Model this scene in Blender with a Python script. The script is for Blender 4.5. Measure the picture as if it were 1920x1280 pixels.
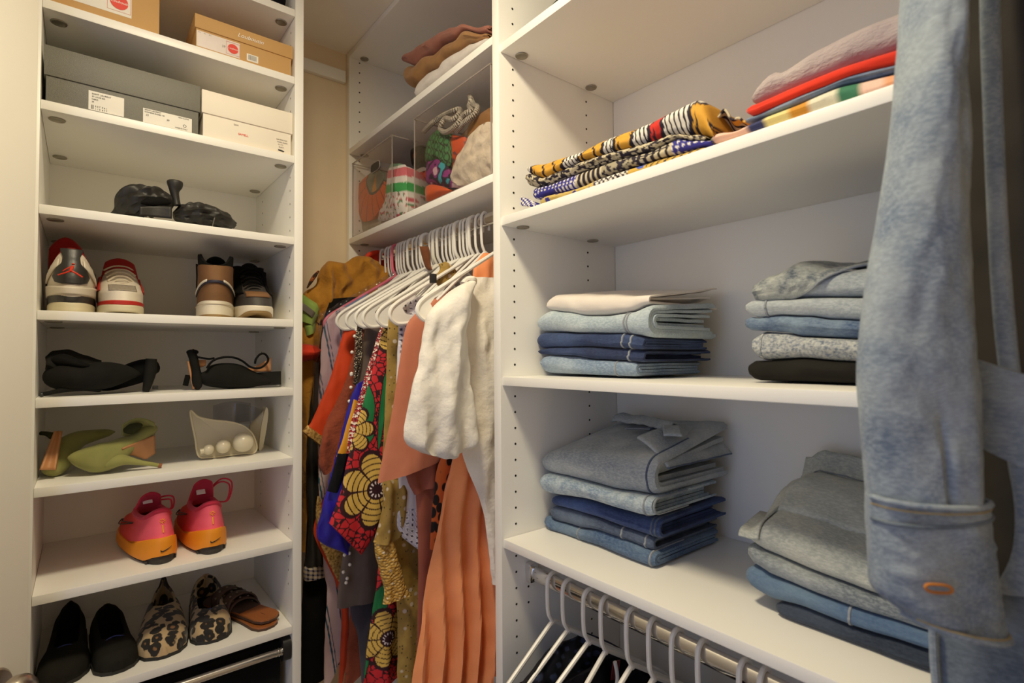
import bpy, bmesh, math, random
from mathutils import Vector, Matrix, noise
for _o in list(bpy.data.objects): bpy.data.objects.remove(_o)
SC = bpy.context.scene; COL = SC.collection
PI = math.pi; R = math.radians
ZC = 1.47                      # camera height above the closet floor
# ---------------------------------------------------------------- camera
cam = bpy.data.cameras.new('camera'); camo = bpy.data.objects.new('camera', cam); COL.objects.link(camo)
cam.sensor_width = 36; cam.lens = 995.4368 / 1920 * 36; cam.clip_start = .01
_yaw, _pit, _rol = .6795, .0279, -.0069
_f = Vector((math.sin(_yaw) * math.cos(_pit), math.cos(_yaw) * math.cos(_pit), math.sin(_pit)))
_r = Vector((math.cos(_yaw), -math.sin(_yaw), 0)); _u = _r.cross(_f)
_c, _s = math.cos(_rol), math.sin(_rol)
_r2 = _c * _r + _s * _u; _u2 = -_s * _r + _c * _u
camo.matrix_world = Matrix(((_r2.x, _u2.x, -_f.x, 0), (_r2.y, _u2.y, -_f.y, 0), (_r2.z, _u2.z, -_f.z, ZC), (0, 0, 0, 1)))
SC.camera = camo
cam.dof.use_dof = True; cam.dof.focus_distance = 1.15; cam.dof.aperture_fstop = 5.0
# ---------------------------------------------------------------- world (cool daylight of the room beyond the doorway)
W = bpy.data.worlds.new('world'); SC.world = W; W.use_nodes = True
W.node_tree.nodes['Background'].inputs[0].default_value = (.50, .64, 1.0, 1)
W.node_tree.nodes['Background'].inputs[1].default_value = 1.15
# ---------------------------------------------------------------- ceiling lamp light (its fixture is built further down)
LAMP = Vector((.15, .51, 2.392))
ld = bpy.data.lights.new('ceiling_lamp_light', 'AREA'); ld.shape = 'DISK'; ld.size = .20; ld.energy = 12.8; ld.color = (1, .862, .59)
lo = bpy.data.objects.new('ceiling_lamp_light', ld); lo.location = LAMP; COL.objects.link(lo)
SC.view_settings.view_transform = 'Standard'; SC.view_settings.look = 'None'
SC.view_settings.exposure = 0.0; SC.view_settings.gamma = 1; SC.view_settings.use_curve_mapping = False
SC.cycles.max_bounces = 14; SC.cycles.diffuse_bounces = 10; SC.cycles.transparent_max_bounces = 24

# ---------------------------------------------------------------- helpers: unproject a pixel on a plane (real positions in the room)
F_ = 995.4368
def ray(u, v): return _r2 * ((u - 960) / F_) + _u2 * ((640 - v) / F_) + _f
def onY(u, v, Y):
    d = ray(u, v); p = d * (Y / d.y); return Vector((p.x, p.y, p.z + ZC))
def onX(u, v, X):
    d = ray(u, v); p = d * (X / d.x); return Vector((p.x, p.y, p.z + ZC))
def onZ(u, v, z):
    d = ray(u, v); p = d * ((z - ZC) / d.z); return Vector((p.x, p.y, p.z + ZC))
def lerp(a, b, t): return a + (b - a) * t
def clamp(x, a=0., b=1.): return max(a, min(b, x))
def sstep(a, b, x):
    t = clamp((x - a) / (b - a)); return t * t * (3 - 2 * t)
def interp(tab, x):
    if x <= tab[0][0]: return tab[0][1]
    for (x0, y0), (x1, y1) in zip(tab, tab[1:]):
        if x <= x1:
            t = (x - x0) / (x1 - x0 + 1e-12); t = t * t * (3 - 2 * t) * .5 + t * .5
            return y0 + (y1 - y0) * t
    return tab[-1][1]
def nz(x, y=0., z=0.): return noise.noise(Vector((x, y, z)))
def catmull(pts, n=6, closed=False):
    pts = [Vector(p) for p in pts]; out = []; m = len(pts)
    rng = range(m) if closed else range(m - 1)
    for i in rng:
        if closed: p0, p1, p2, p3 = pts[i - 1], pts[i], pts[(i + 1) % m], pts[(i + 2) % m]
        else: p0, p1, p2, p3 = pts[max(i - 1, 0)], pts[i], pts[i + 1], pts[min(i + 2, m - 1)]
        for k in range(n):
            t = k / n
            out.append(.5 * ((2 * p1) + (p2 - p0) * t + (2 * p0 - 5 * p1 + 4 * p2 - p3) * t * t + (3 * p1 - p0 - 3 * p2 + p3) * t ** 3))
    if not closed: out.append(pts[-1])
    return out
def sRGB(h):
    h = h.lstrip('#'); c = [int(h[i:i + 2], 16) / 255 for i in (0, 2, 4)]
    return tuple(x / 12.92 if x <= .04045 else ((x + .055) / 1.055) ** 2.4 for x in c)

class MB:
    def __init__(s): s.v = []; s.f = []; s.c = {}; s.m = []; s.cur = 0
    def add(s, vs, fs):
        b = len(s.v); s.v += [Vector(p) for p in vs]; s.f += [tuple(i + b for i in f) for f in fs]; s.m += [s.cur] * len(fs); return b
    def box(s, x0, x1, y0, y1, z0, z1, bev=.0012, M=None):
        bm = bmesh.new(); bmesh.ops.create_cube(bm, size=1)
        for v in bm.verts: v.co = Vector((lerp(x0, x1, v.co.x + .5), lerp(y0, y1, v.co.y + .5), lerp(z0, z1, v.co.z + .5)))
        if bev: bmesh.ops.bevel(bm, geom=bm.edges[:], offset=bev, segments=2, affect='EDGES', profile=.6)
        bm.verts.index_update()
        vs = [v.co.copy() for v in bm.verts]
        if M: vs = [M @ v for v in vs]
        s.add(vs, [[v.index for v in f.verts] for f in bm.faces]); bm.free(); return s
    def loft(s, rings, closed=True, cap0=True, cap1=True, loop=False):
        n = len(rings[0]); vs = [p for r in rings for p in r]; fs = []; m = len(rings)
        for i in range(m if loop else m - 1):
            a = i * n; b = ((i + 1) % m) * n
            for j in range(n if closed else n - 1):
                k = (j + 1) % n; fs.append((a + j, a + k, b + k, b + j))
        if closed and not loop:
            if cap0: fs.append(tuple(range(n - 1, -1, -1)))
            if cap1: fs.append(tuple((m - 1) * n + j for j in range(n)))
        s.add(vs, fs); return s
    def tube(s, path, r, n=8, closed=False, flat=1.0, up=None):
        path = [Vector(p) for p in path]; m = len(path); rings = []; nrm = None
        for i, p in enumerate(path):
            if closed: t = path[(i + 1) % m] - path[i - 1]
            else: t = path[min(i + 1, m - 1)] - path[max(i - 1, 0)]
            if t.length < 1e-9: t = Vector((0, 0, 1))
            t.normalize()
            if nrm is None:
                a = Vector(up) if up else (Vector((0, 0, 1)) if abs(t.z) < .9 else Vector((1, 0, 0)))
                nrm = (a - t * a.dot(t)).normalized()
            else:
                nrm = nrm - t * nrm.dot(t)
                nrm = nrm.normalized() if nrm.length > 1e-6 else t.orthogonal().normalized()
            b = t.cross(nrm); rr = r[i] if isinstance(r, (list, tuple)) else r
            rings.append([p + (nrm * math.cos(2 * PI * k / n) * flat + b * math.sin(2 * PI * k / n)) * rr for k in range(n)])
        return s.loft(rings, True, not closed, not closed, closed)
    def grid(s, fn, nu, nv):
        vs = [fn(i / nu, j / nv) for i in range(nu + 1) for j in range(nv + 1)]
        fs = [(i * (nv + 1) + j, (i + 1) * (nv + 1) + j, (i + 1) * (nv + 1) + j + 1, i * (nv + 1) + j + 1) for i in range(nu) for j in range(nv)]
        s.add(vs, fs); return s
    def lathe(s, prof, c=(0, 0, 0), n=24, axis=2, M=None):
        c = Vector(c); rings = []
        for (r, h) in prof:
            ring = []
            for k in range(n):
                a = 2 * PI * k / n; p = [r * math.cos(a), r * math.sin(a)]
                q = [0, 0, 0]; q[axis] = h; q[(axis + 1) % 3] = p[0]; q[(axis + 2) % 3] = p[1]
                q = Vector(q)
                if M: q = M @ q
                ring.append(c + q)
            rings.append(ring)
        return s.loft(rings)
    def ball(s, c, r, n=12, m=8):
        r = Vector((r, r, r)) if not hasattr(r, '__len__') else Vector(r); c = Vector(c)
        return s.loft([[c + Vector((r.x * math.sin(PI * (i + .02) / (m + .04)) * math.cos(2 * PI * k / n), r.y * math.sin(PI * (i + .02) / (m + .04)) * math.sin(2 * PI * k / n), -r.z * math.cos(PI * (i + .02) / (m + .04)))) for k in range(n)] for i in range(m + 1)])
    def poly(s, pts, d):                       # extruded flat outline, d = offset vector
        d = Vector(d); n = len(pts); pts = [Vector(p) for p in pts]
        s.add(pts + [p + d for p in pts], [tuple(range(n)), tuple(range(2 * n - 1, n - 1, -1))] + [(i, i + n, (i + 1) % n + n, (i + 1) % n) for i in range(n)]); return s
    def xf(s, M): s.v = [M @ p for p in s.v]; return s
    def mesh(s, name, sharp=42):
        me = bpy.data.meshes.new(name); me.from_pydata([tuple(p) for p in s.v], [], s.f); me.validate(); me.update()
        bm = bmesh.new(); bm.from_mesh(me); bmesh.ops.recalc_face_normals(bm, faces=bm.faces[:]); bm.to_mesh(me); bm.free()
        me.polygons.foreach_set('use_smooth', [True] * len(me.polygons)); me.set_sharp_from_angle(angle=R(sharp)); return me

def paint(o, fn):                               # printed cloth: colour of every point from a design fn(world-local co, index)
    me = o.data; a = me.color_attributes.new('print', 'FLOAT_COLOR', 'POINT')
    buf = []
    for i, v in enumerate(me.vertices):
        c = fn(v.co, i); buf += [c[0], c[1], c[2], 1]
    a.data.foreach_set('color', buf)
def obj(name, mb, mat, parent=None, world=False, subd=0, solid=0, sharp=42, off=0, label=None, kind=None):
    if world and parent is not None:
        p = parent; off_ = Vector()
        while p is not None: off_ += p.location; p = p.parent
        mb.v = [q - off_ for q in mb.v]
    me = mb.mesh(name, sharp); o = bpy.data.objects.new(name, me); COL.objects.link(o)
    for m_ in (mat if isinstance(mat, (list, tuple)) else [mat]): me.materials.append(m_)
    if len(set(mb.m)) > 1 and len(mb.m) == len(me.polygons): me.polygons.foreach_set('material_index', mb.m)
    if parent is not None: o.parent = parent
    if solid:
        q = o.modifiers.new('thickness', 'SOLIDIFY'); q.thickness = solid; q.offset = off
    if subd:
        q = o.modifiers.new('smooth', 'SUBSURF'); q.levels = subd; q.render_levels = subd
    if label: o['label'] = label
    if kind: o['kind'] = kind
    return o
def tag(o, label, cat, group=None):
    o['label'] = label; o['category'] = cat
    if group: o['group'] = group
    return o
def thing(name, label, cat, loc=(0, 0, 0), rot=(0, 0, 0), group=None):
    o = bpy.data.objects.new(name, None); COL.objects.link(o); o.location = loc; o.rotation_euler = rot; o.empty_display_size = .05
    return tag(o, label, cat, group)
def one(name, mb, mat, label, cat, group=None, **k):     # a thing that is one mesh, origin at its base
    lo_ = Vector((min(p.x for p in mb.v), min(p.y for p in mb.v), min(p.z for p in mb.v))); hi_ = Vector((max(p.x for p in mb.v), max(p.y for p in mb.v), max(p.z for p in mb.v)))
    c = Vector(((lo_.x + hi_.x) / 2, (lo_.y + hi_.y) / 2, lo_.z)); mb.v = [p - c for p in mb.v]
    o = obj(name, mb, mat, **k); o.location = c; return tag(o, label, cat, group)
def struct(name, mb, mat, parent=None, **k):
    o = obj(name, mb, mat, parent, **k); o['kind'] = 'structure'; return o
def dup(root, loc=None, rot=None, label=None):
    r = root.copy(); COL.objects.link(r)
    if loc is not None: r.location = loc
    if rot is not None: r.rotation_euler = rot
    if label: r['label'] = label
    for ch in list(root.children):
        c = ch.copy(); COL.objects.link(c); c.parent = r
        for g in list(ch.children):
            d = g.copy(); COL.objects.link(d); d.parent = c
    return r

# ---------------------------------------------------------------- materials
class NT:
    def __init__(s, name):
        s.mat = bpy.data.materials.new(name); s.mat.use_nodes = True; s.t = s.mat.node_tree; s.b = s.t.nodes['Principled BSDF']
    def n(s, typ, ins=None, **at):
        k = s.t.nodes.new(typ)
        for a, v in at.items(): setattr(k, a, v)
        for a, v in (ins or {}).items(): s.put(k.inputs[a], v)
        return k
    def put(s, sock, v):
        if hasattr(v, 'is_output') or isinstance(v, bpy.types.NodeSocket): s.t.links.new(v, sock)
        elif isinstance(v, (tuple, list)) and len(v) == 3 and sock.type == 'RGBA': sock.default_value = (*v, 1)
        else: sock.default_value = v
    def coord(s, scale=(1, 1, 1)):
        tc = s.n('ShaderNodeTexCoord'); mp = s.n('ShaderNodeMapping', {'Vector': tc.outputs['Object'], 'Scale': scale}); return mp.outputs[0]
    def noise(s, scale, detail=3, vec=None, rough=.55): return s.n('ShaderNodeTexNoise', {'Vector': vec or s.coord(), 'Scale': scale, 'Detail': detail, 'Roughness': rough}).outputs['Fac']
    def ramp(s, fac, stops):
        k = s.n('ShaderNodeValToRGB', {'Fac': fac}); e = k.color_ramp.elements
        while len(e) < len(stops): e.new(.5)
        for q, (p, c) in zip(e, stops): q.position = p; q.color = (*c, 1) if len(c) == 3 else c
        return k.outputs['Color']
    def mix(s, fac, a, b, mode='MIX'):
        k = s.n('ShaderNodeMix', data_type='RGBA', blend_type=mode); s.put(k.inputs['Factor'], fac)
        s.put(k.inputs[6], a); s.put(k.inputs[7], b); return k.outputs[2]
    def math(s, op, a, b=0.):
        k = s.n('ShaderNodeMath', operation=op); s.put(k.inputs[0], a); s.put(k.inputs[1], b); return k.outputs[0]
    def bump(s, h, st=.3, d=.002):
        s.put(s.b.inputs['Normal'], s.n('ShaderNodeBump', {'Height': h, 'Strength': st, 'Distance': d}).outputs[0])
    def set(s, **k):
        for a, v in k.items(): s.put(s.b.inputs[a.replace('_', ' ')], v)
        return s.mat
MATS = {}
def plain(name, col, rough=.5, metal=0., var=.04, scale=30, bump=.0, sheen=0, spec=.5, bscale=None):
    if name in MATS: return MATS[name]
    col = sRGB(col) if isinstance(col, str) else col
    t = NT(name); f = t.noise(scale, 3)
    c = t.ramp(f, [(.3, tuple(x * (1 - var) for x in col)), (.7, tuple(min(1, x * (1 + var)) for x in col))])
    t.set(Base_Color=c, Roughness=rough, Metallic=metal, Specular_IOR_Level=spec, Sheen_Weight=sheen)
    if bump: t.bump(t.noise(bscale or scale * 6, 4), bump, .002)
    MATS[name] = t.mat; return t.mat
def fabric(name, col, col2=None, weave=900, bump=.35, var=.1, rough=.85, wr=0.25):
    """plain woven cloth: thread-scale grain and soft wrinkle relief"""
    if name in MATS: return MATS[name]
    col = sRGB(col) if isinstance(col, str) else col
    col2 = (sRGB(col2) if isinstance(col2, str) else col2) or tuple(x * (1 - 2 * var) for x in col)
    t = NT(name); co = t.coord()
    c = t.ramp(t.noise(14, 4, co), [(.32, col2), (.62, col)])
    g = t.noise(weave, 2, co)
    c = t.mix(t.math('MULTIPLY', g, .25), c, tuple(x * .55 for x in col))
    dk = max(col) < .06
    t.set(Base_Color=c, Roughness=rough, Sheen_Weight=0. if dk else .15, Specular_IOR_Level=.15 if dk else .25)
    h = t.math('ADD', t.math('MULTIPLY', t.noise(38, 3, co), wr * 2), t.math('MULTIPLY', g, .12))
    t.bump(h, bump, .006); MATS[name] = t.mat; return t.mat
def denim(name, dark, light, speck=.5, lo=.38, hi=.66, scale=9, streak=1.):
    if name in MATS: return MATS[name]
    dark = sRGB(dark); light = sRGB(light); t = NT(name); co = t.coord()
    fade = t.noise(scale, 5, co, .6)
    c = t.ramp(fade, [(lo, dark), (hi, light)])
    yarn = t.noise(420, 3, t.coord((1, .35 * streak, 1)), .7)
    c = t.mix(t.math('MULTIPLY', t.ramp(yarn, [(.42, (0, 0, 0)), (.62, (1, 1, 1))]), speck * .55), c, tuple(min(1, x * 1.5 + .05) for x in light))
    tw = t.n('ShaderNodeTexWave', {'Vector': t.coord((1, 1, 1)), 'Scale': 300, 'Distortion': .6, 'Detail': 1}, wave_type='BANDS', bands_direction='DIAGONAL').outputs['Fac']
    c = t.mix(t.math('MULTIPLY', tw, .18), c, tuple(x * .5 for x in dark))
    t.set(Base_Color=c, Roughness=.9, Sheen_Weight=.1, Specular_IOR_Level=.2)
    t.bump(t.math('ADD', t.math('MULTIPLY', t.noise(34, 4, co), .7), t.math('MULTIPLY', yarn, .18)), .4, .005)
    MATS[name] = t.mat; return t.mat
def printed(name, rough=.8, bump=.25):
    if name in MATS: return MATS[name]
    t = NT(name); a = t.n('ShaderNodeAttribute', attribute_name='print')
    g = t.noise(700, 2)
    c = t.mix(t.math('MULTIPLY', g, .22), a.outputs['Color'], (.02, .02, .02))
    t.set(Base_Color=c, Roughness=rough, Specular_IOR_Level=.3); t.bump(t.noise(45, 3), bump, .004)
    MATS[name] = t.mat; return t.mat
def clear(name, tint=(.93, .92, .95), edge=.12):
    t = NT(name); nt = t.t
    tr = t.n('ShaderNodeBsdfTransparent', {'Color': tint}); gl = t.n('ShaderNodeBsdfGlossy', {'Color': (1, 1, 1), 'Roughness': .06})
    lw = t.n('ShaderNodeLayerWeight', {'Blend': .5}); mx = t.n('ShaderNodeMixShader', {0: t.math('ADD', t.math('MULTIPLY', t.math('POWER', lw.outputs['Facing'], 4.), .55), .035)})
    nt.links.new(tr.outputs[0], mx.inputs[1]); nt.links.new(gl.outputs[0], mx.inputs[2])
    nt.links.new(mx.outputs[0], nt.nodes['Material Output'].inputs[0]); return t.mat
def mulcol(c, k): return tuple(min(1., x * k) for x in c)

M_WHITE = plain('white_melamine', (.875, .860, .815), .38, var=.012, scale=5, spec=.45)
M_WALL = plain('beige_wall_paint', (.78, .65, .47), .75, var=.03, scale=9, bump=.12, bscale=260)
M_CEIL = plain('ceiling_paint', (.90, .85, .76), .85, var=.02, scale=7, bump=.1, bscale=200)
M_FLOOR = plain('floor_carpet', (.38, .31, .24), .95, var=.2, scale=60, bump=.6)
M_DOOR = plain('door_paint', (.82, .79, .72), .35, var=.01, scale=4)
M_CHROME = plain('chrome', (.78, .76, .74), .14, 1.0, var=.02)
M_NICKEL = plain('satin_nickel', (.62, .55, .46), .28, 1.0, var=.03)
M_CAP = plain('cam_lock_metal', (.34, .31, .25), .42, .7, var=.1, scale=90)
M_HOLE = plain('hole_shadow', (.012, .011, .010), .9)
M_PLASTIC = plain('white_hanger_plastic', (.80, .78, .73), .33, var=.01)
M_BLACKP = plain('black_plastic', (.018, .018, .02), .4)
# ================================================================ the room
XL, XR, YN, YF, HC = -.62, 1.0065, -.62, 1.6415, ZC + .975
def Z(r): return r + ZC
m = MB().box(XL - .9, XR + .1, YN - .1, YF + .1, -.05, 0, 0); struct('floor', m, M_FLOOR)
m = MB().box(XL - .1, XR + .1, YN - .1, YF + .1, HC, HC + .05, 0); struct('ceiling', m, M_CEIL)
m = MB().box(XL - .1, XR + .1, YF, YF + .1, 0, HC, 0); struct('wall_far', m, M_WALL)
m = MB().box(XR, XR + .1, YN - .1, YF, 0, HC, 0); struct('wall_right', m, M_WALL)
m = MB().box(XL - .1, XR, YN - .1, YN, 0, HC, 0); struct('wall_near', m, M_WALL)
DY0, DY1, DH = -.16, .63, 2.36                  # doorway in the left wall, behind the open door
m = MB().box(XL - .1, XL, YN, DY0, 0, HC, 0).box(XL - .1, XL, DY1, YF, 0, HC, 0).box(XL - .1, XL, DY0, DY1, DH, HC, 0); struct('wall_left', m, M_WALL)
m = MB().box(XL - .105, XL + .014, DY0 - .06, DY0 + .012, 0, DH + .05).box(XL - .105, XL + .014, DY1 - .012, DY1 + .05, 0, DH + .05).box(XL - .105, XL + .014, DY0 + .012, DY1 - .012, DH - .012, DH + .05); struct('trim_1', m, M_DOOR)
# cleat on the far wall between the tower and the hanging unit
m = MB().box(.402, .640, YF - .016, YF - .0005, Z(.8745), Z(.911)); struct('trim_2', m, M_WHITE)
# open door, swung in at about 45 degrees, its latch edge next to the shoe tower
DE = Vector((-.0665, 1.215, 0)); DD = Vector((-.70, -.714, 0)).normalized(); DN = Vector((.714, -.70, 0)).normalized()
MD = Matrix.Translation(DE) @ Matrix((( DD.x, DN.x, 0, 0), (DD.y, DN.y, 0, 0), (0, 0, 1, 0), (0, 0, 0, 1)))
m = MB().box(0, .76, -.035, 0, .01, 2.40, .002); door = struct('door_1', m.xf(MD), M_DOOR)
m = MB().lathe([(.0, .0), (.032, .0), (.033, .004), (.030, .008), (.012, .011), (.011, .028), (.020, .034), (.026, .042), (.0275, .051), (.025, .060), (.017, .066), (.0, .068)], n=32, axis=1)
kz = .952
k = obj('door_knob', m.xf(MD @ Matrix.Translation((.060, 0, kz))), M_NICKEL, door)
m = MB().box(.0, .0012, -.030, -.005, kz - .028, kz + .028, .0004); obj('latch_plate', m.xf(MD @ Matrix.Translation((-.001, 0, 0))), M_NICKEL, door)
# flush ceiling lamp (above the camera's view); the light itself sits under its glass
lamp = thing('ceiling_lamp', 'round flush ceiling lamp with frosted glass above the aisle', 'lamp', (LAMP.x, LAMP.y, HC))
obj('base', MB().lathe([(0, 0), (.13, 0), (.13, -.028), (.11, -.034), (0, -.034)], n=40), M_NICKEL, lamp)
t = NT('lamp_glass'); t.set(Base_Color=(.9, .85, .75), Roughness=.4, Emission_Color=(1, .862, .59), Emission_Strength=2.0)
obj('glass_shade', MB().lathe([(.0, -.0342), (.115, -.0345), (.113, -.042), (.105, -.046), (0, -.048)], n=40), t.mat, lamp)

# ================================================================ shelving units
TH = .0174
def holes(rows, parent, side):
    """32 mm rows of shelf peg holes; side = axis the holes look along"""
    mb = MB()
    for (a, b, z0, n0, n1, skip) in rows:
        for i in range(n0, n1):
            if i in skip: continue
            z = z0 - .032 * i; M = Matrix.Translation((a, b, Z(z)))
            if side == 'y-': mb.lathe([(.0024, 0), (.0024, .006), (0, .006)], n=8, axis=1, M=None, c=(a, b - .0004, Z(z)))
            else: mb.lathe([(.0024, 0), (.0024, .006), (0, .006)], n=8, axis=0, c=(a - .0004, b, Z(z)))
    return obj('peg_holes', mb, M_HOLE if side == 'y-' else M_HOLE2, parent, world=True, kind='stuff')
def shelf(parent, x0, x1, y0, y1, ztop, cams, th=TH):
    s = obj('shelf', MB().box(x0, x1, y0, y1, Z(ztop - th), Z(ztop), .0016), M_WHITE, parent, world=True)
    for (cx, cy) in cams:
        obj('cam_lock', MB().lathe([(0, 0), (.0125, 0), (.0132, -.0008), (.0125, -.0022), (.0105, -.0026), (.0095, -.0018), (0, -.0018)], c=(cx, cy, Z(ztop - th)), n=20), M_CAP, s, world=True)
    return s
M_HOLE2 = plain('lit_hole', (.30, .27, .23), .9)
# ---- shoe tower on the far wall
XTL, XTR, XTO, YT, YB = -.0661, .3808, .4004, 1.2787, 1.6387
TS = [.824, .6626, .4745, .2824, .0893, -.0699, -.2299, -.4210, -.6142]
tower = thing('shoe_tower', 'tall narrow white shoe tower with nine shelves beside the door', 'cabinet', ((XTL + XTR) / 2, (YT + YB) / 2, 0))
pl = obj('side_panel', MB().box(XTL - .0195, XTL, YT, YB, .0, Z(.955)), M_WHITE, tower, world=True)
pr = obj('side_panel', MB().box(XTR, XTO, YT, YB, .0, Z(.955)), M_WHITE, tower, world=True)
obj('back_panel', MB().box(XTL, XTR, YB - .006, YB, .05, Z(.937), 0), M_WHITE, tower, world=True)
obj('top_panel', MB().box(XTL, XTR, YT, YB, Z(.9376), Z(.955)), M_WHITE, tower, world=True)
obj('toe_kick', MB().box(XTL, XTR, YT + .03, YT + .048, 0, .08), M_WHITE, tower, world=True)
obj('bottom_panel', MB().box(XTL, XTR, YT, YB - .006, .08, .0975), M_WHITE, tower, world=True)
for z in TS:
    shelf(tower, XTL + .0004, XTR - .0004, YT + .001, YB - .0065, z, [(XTL + .022, YT + .042), (XTR - .020, YT + .042), (XTL + .020, YB - .075), (XTR - .020, YB - .075)])
holes([(XTR, 1.3121, .4313 + .032 * 15, 0, 46, (12, 15 + 5, 15 + 11, 15 + 16, 15 + 21, 15 + 27)), (XTR, 1.3121 + .252, .4313 + .032 * 15, 0, 46, ())], pr, 'x-')
# ---- hanging unit in the corner
XF, XB, YD, YD2, YM = .6503, 1.004, .8367, .8587, 1.6173
hang = thing('hanging_unit', 'white closet unit in the corner with two shelves above a hanging rod', 'closet unit', (.83, 1.24, 0))
ep = obj('side_panel', MB().box(XF - .002, XB, YM, YM + .0195, 0, Z(.9735)), M_WHITE, hang, world=True)
obj('back_panel', MB().box(XB - .006, XB, YD2, YM, .02, Z(.955), 0), M_WHITE, hang, world=True)
shelf(hang, XF - .002, XB - .007, YD2 + .0004, YM - .0004, .9735, [(.690, YM - .020)])
shelf(hang, XF - .002, XB - .007, YD2 + .0004, YM - .0004, .6605, [(.690, YM - .022), (.905, YM - .022)])
shelf(hang, XF - .002, XB - .007, YD2 + .0004, YM - .0004, .3749, [(.690, YM - .022), (.905, YM - .022)])
holes([(.6822, YM, .948, 0, 40, (9, 18)), (.9021, YM, .948, 0, 10, (9,))], ep, 'y-')
def rod(parent, y0, y1, z, ends):
    sec = [(.0075 * math.cos(a), .015 * math.sin(a)) for a in [2 * PI * k / 20 for k in range(20)]]
    sec = [(x * 1.0, (zz_ if abs(zz_) < .009 else math.copysign(.009 + (abs(zz_) - .009), zz_))) for x, zz_ in sec]
    o = obj('closet_rod', MB().loft([[Vector((.7165 + x, y, Z(z) + q)) for x, q in sec] for y in (y0, y1)]), M_CHROME, parent, world=True)
    for y, s in ends:
        a, b = sorted((y, y + s * .016))
        obj('rod_bracket', MB().box(.706, .727, a, b, Z(z) - .018, Z(z) + .020, .003), M_CHROME, o, world=True)
    return o
rod(hang, YD2 + .004, YM - .004, .313, [(YD2 + .0005, 1), (YM - .0005, -1)])
# ---- shelf unit along the right wall, its left side panel is the divider
YE = -.10
unit = thing('shelf_unit', 'wide white shelf unit along the right wall holding folded jeans', 'closet unit', (.83, .37, 0))
dv = obj('divider_panel', MB().box(XF - .004, XB, YD, YD2, 0, Z(.9735)), M_WHITE, unit, world=True)
obj('side_panel', MB().box(XF - .004, XB, YE - .0195, YE, 0, Z(.9735)), M_WHITE, unit, world=True)
obj('back_panel', MB().box(XB - .006, XB, YE, YD - .0008, .02, Z(.955), 0), M_WHITE, unit, world=True)
shelf(unit, XF, XB - .007, YE + .0004, YD - .0004, .9735, [])
for z in (.6333, .2797, -.0406, -.3605):
    shelf(unit, XF, XB - .007, YE + .0004, YD - .0004, z, [(.692, YD - .018), (.900, YD - .018), (.692, YE + .018), (.900, YE + .018)])
holes([(.6828, YD, .719, 0, 44, (2, 3, 14, 24, 34)), (.9021, YD, .7816 - .032 * 2, 0, 44, (2, 3, 14, 24, 34)), (.7147, YD, -.4385, 0, 3, ())], dv, 'y-')
rod(unit, YE + .004, YD - .004, -.440, [(YD - .0005, -1), (YE + .0005, 1)])
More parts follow.
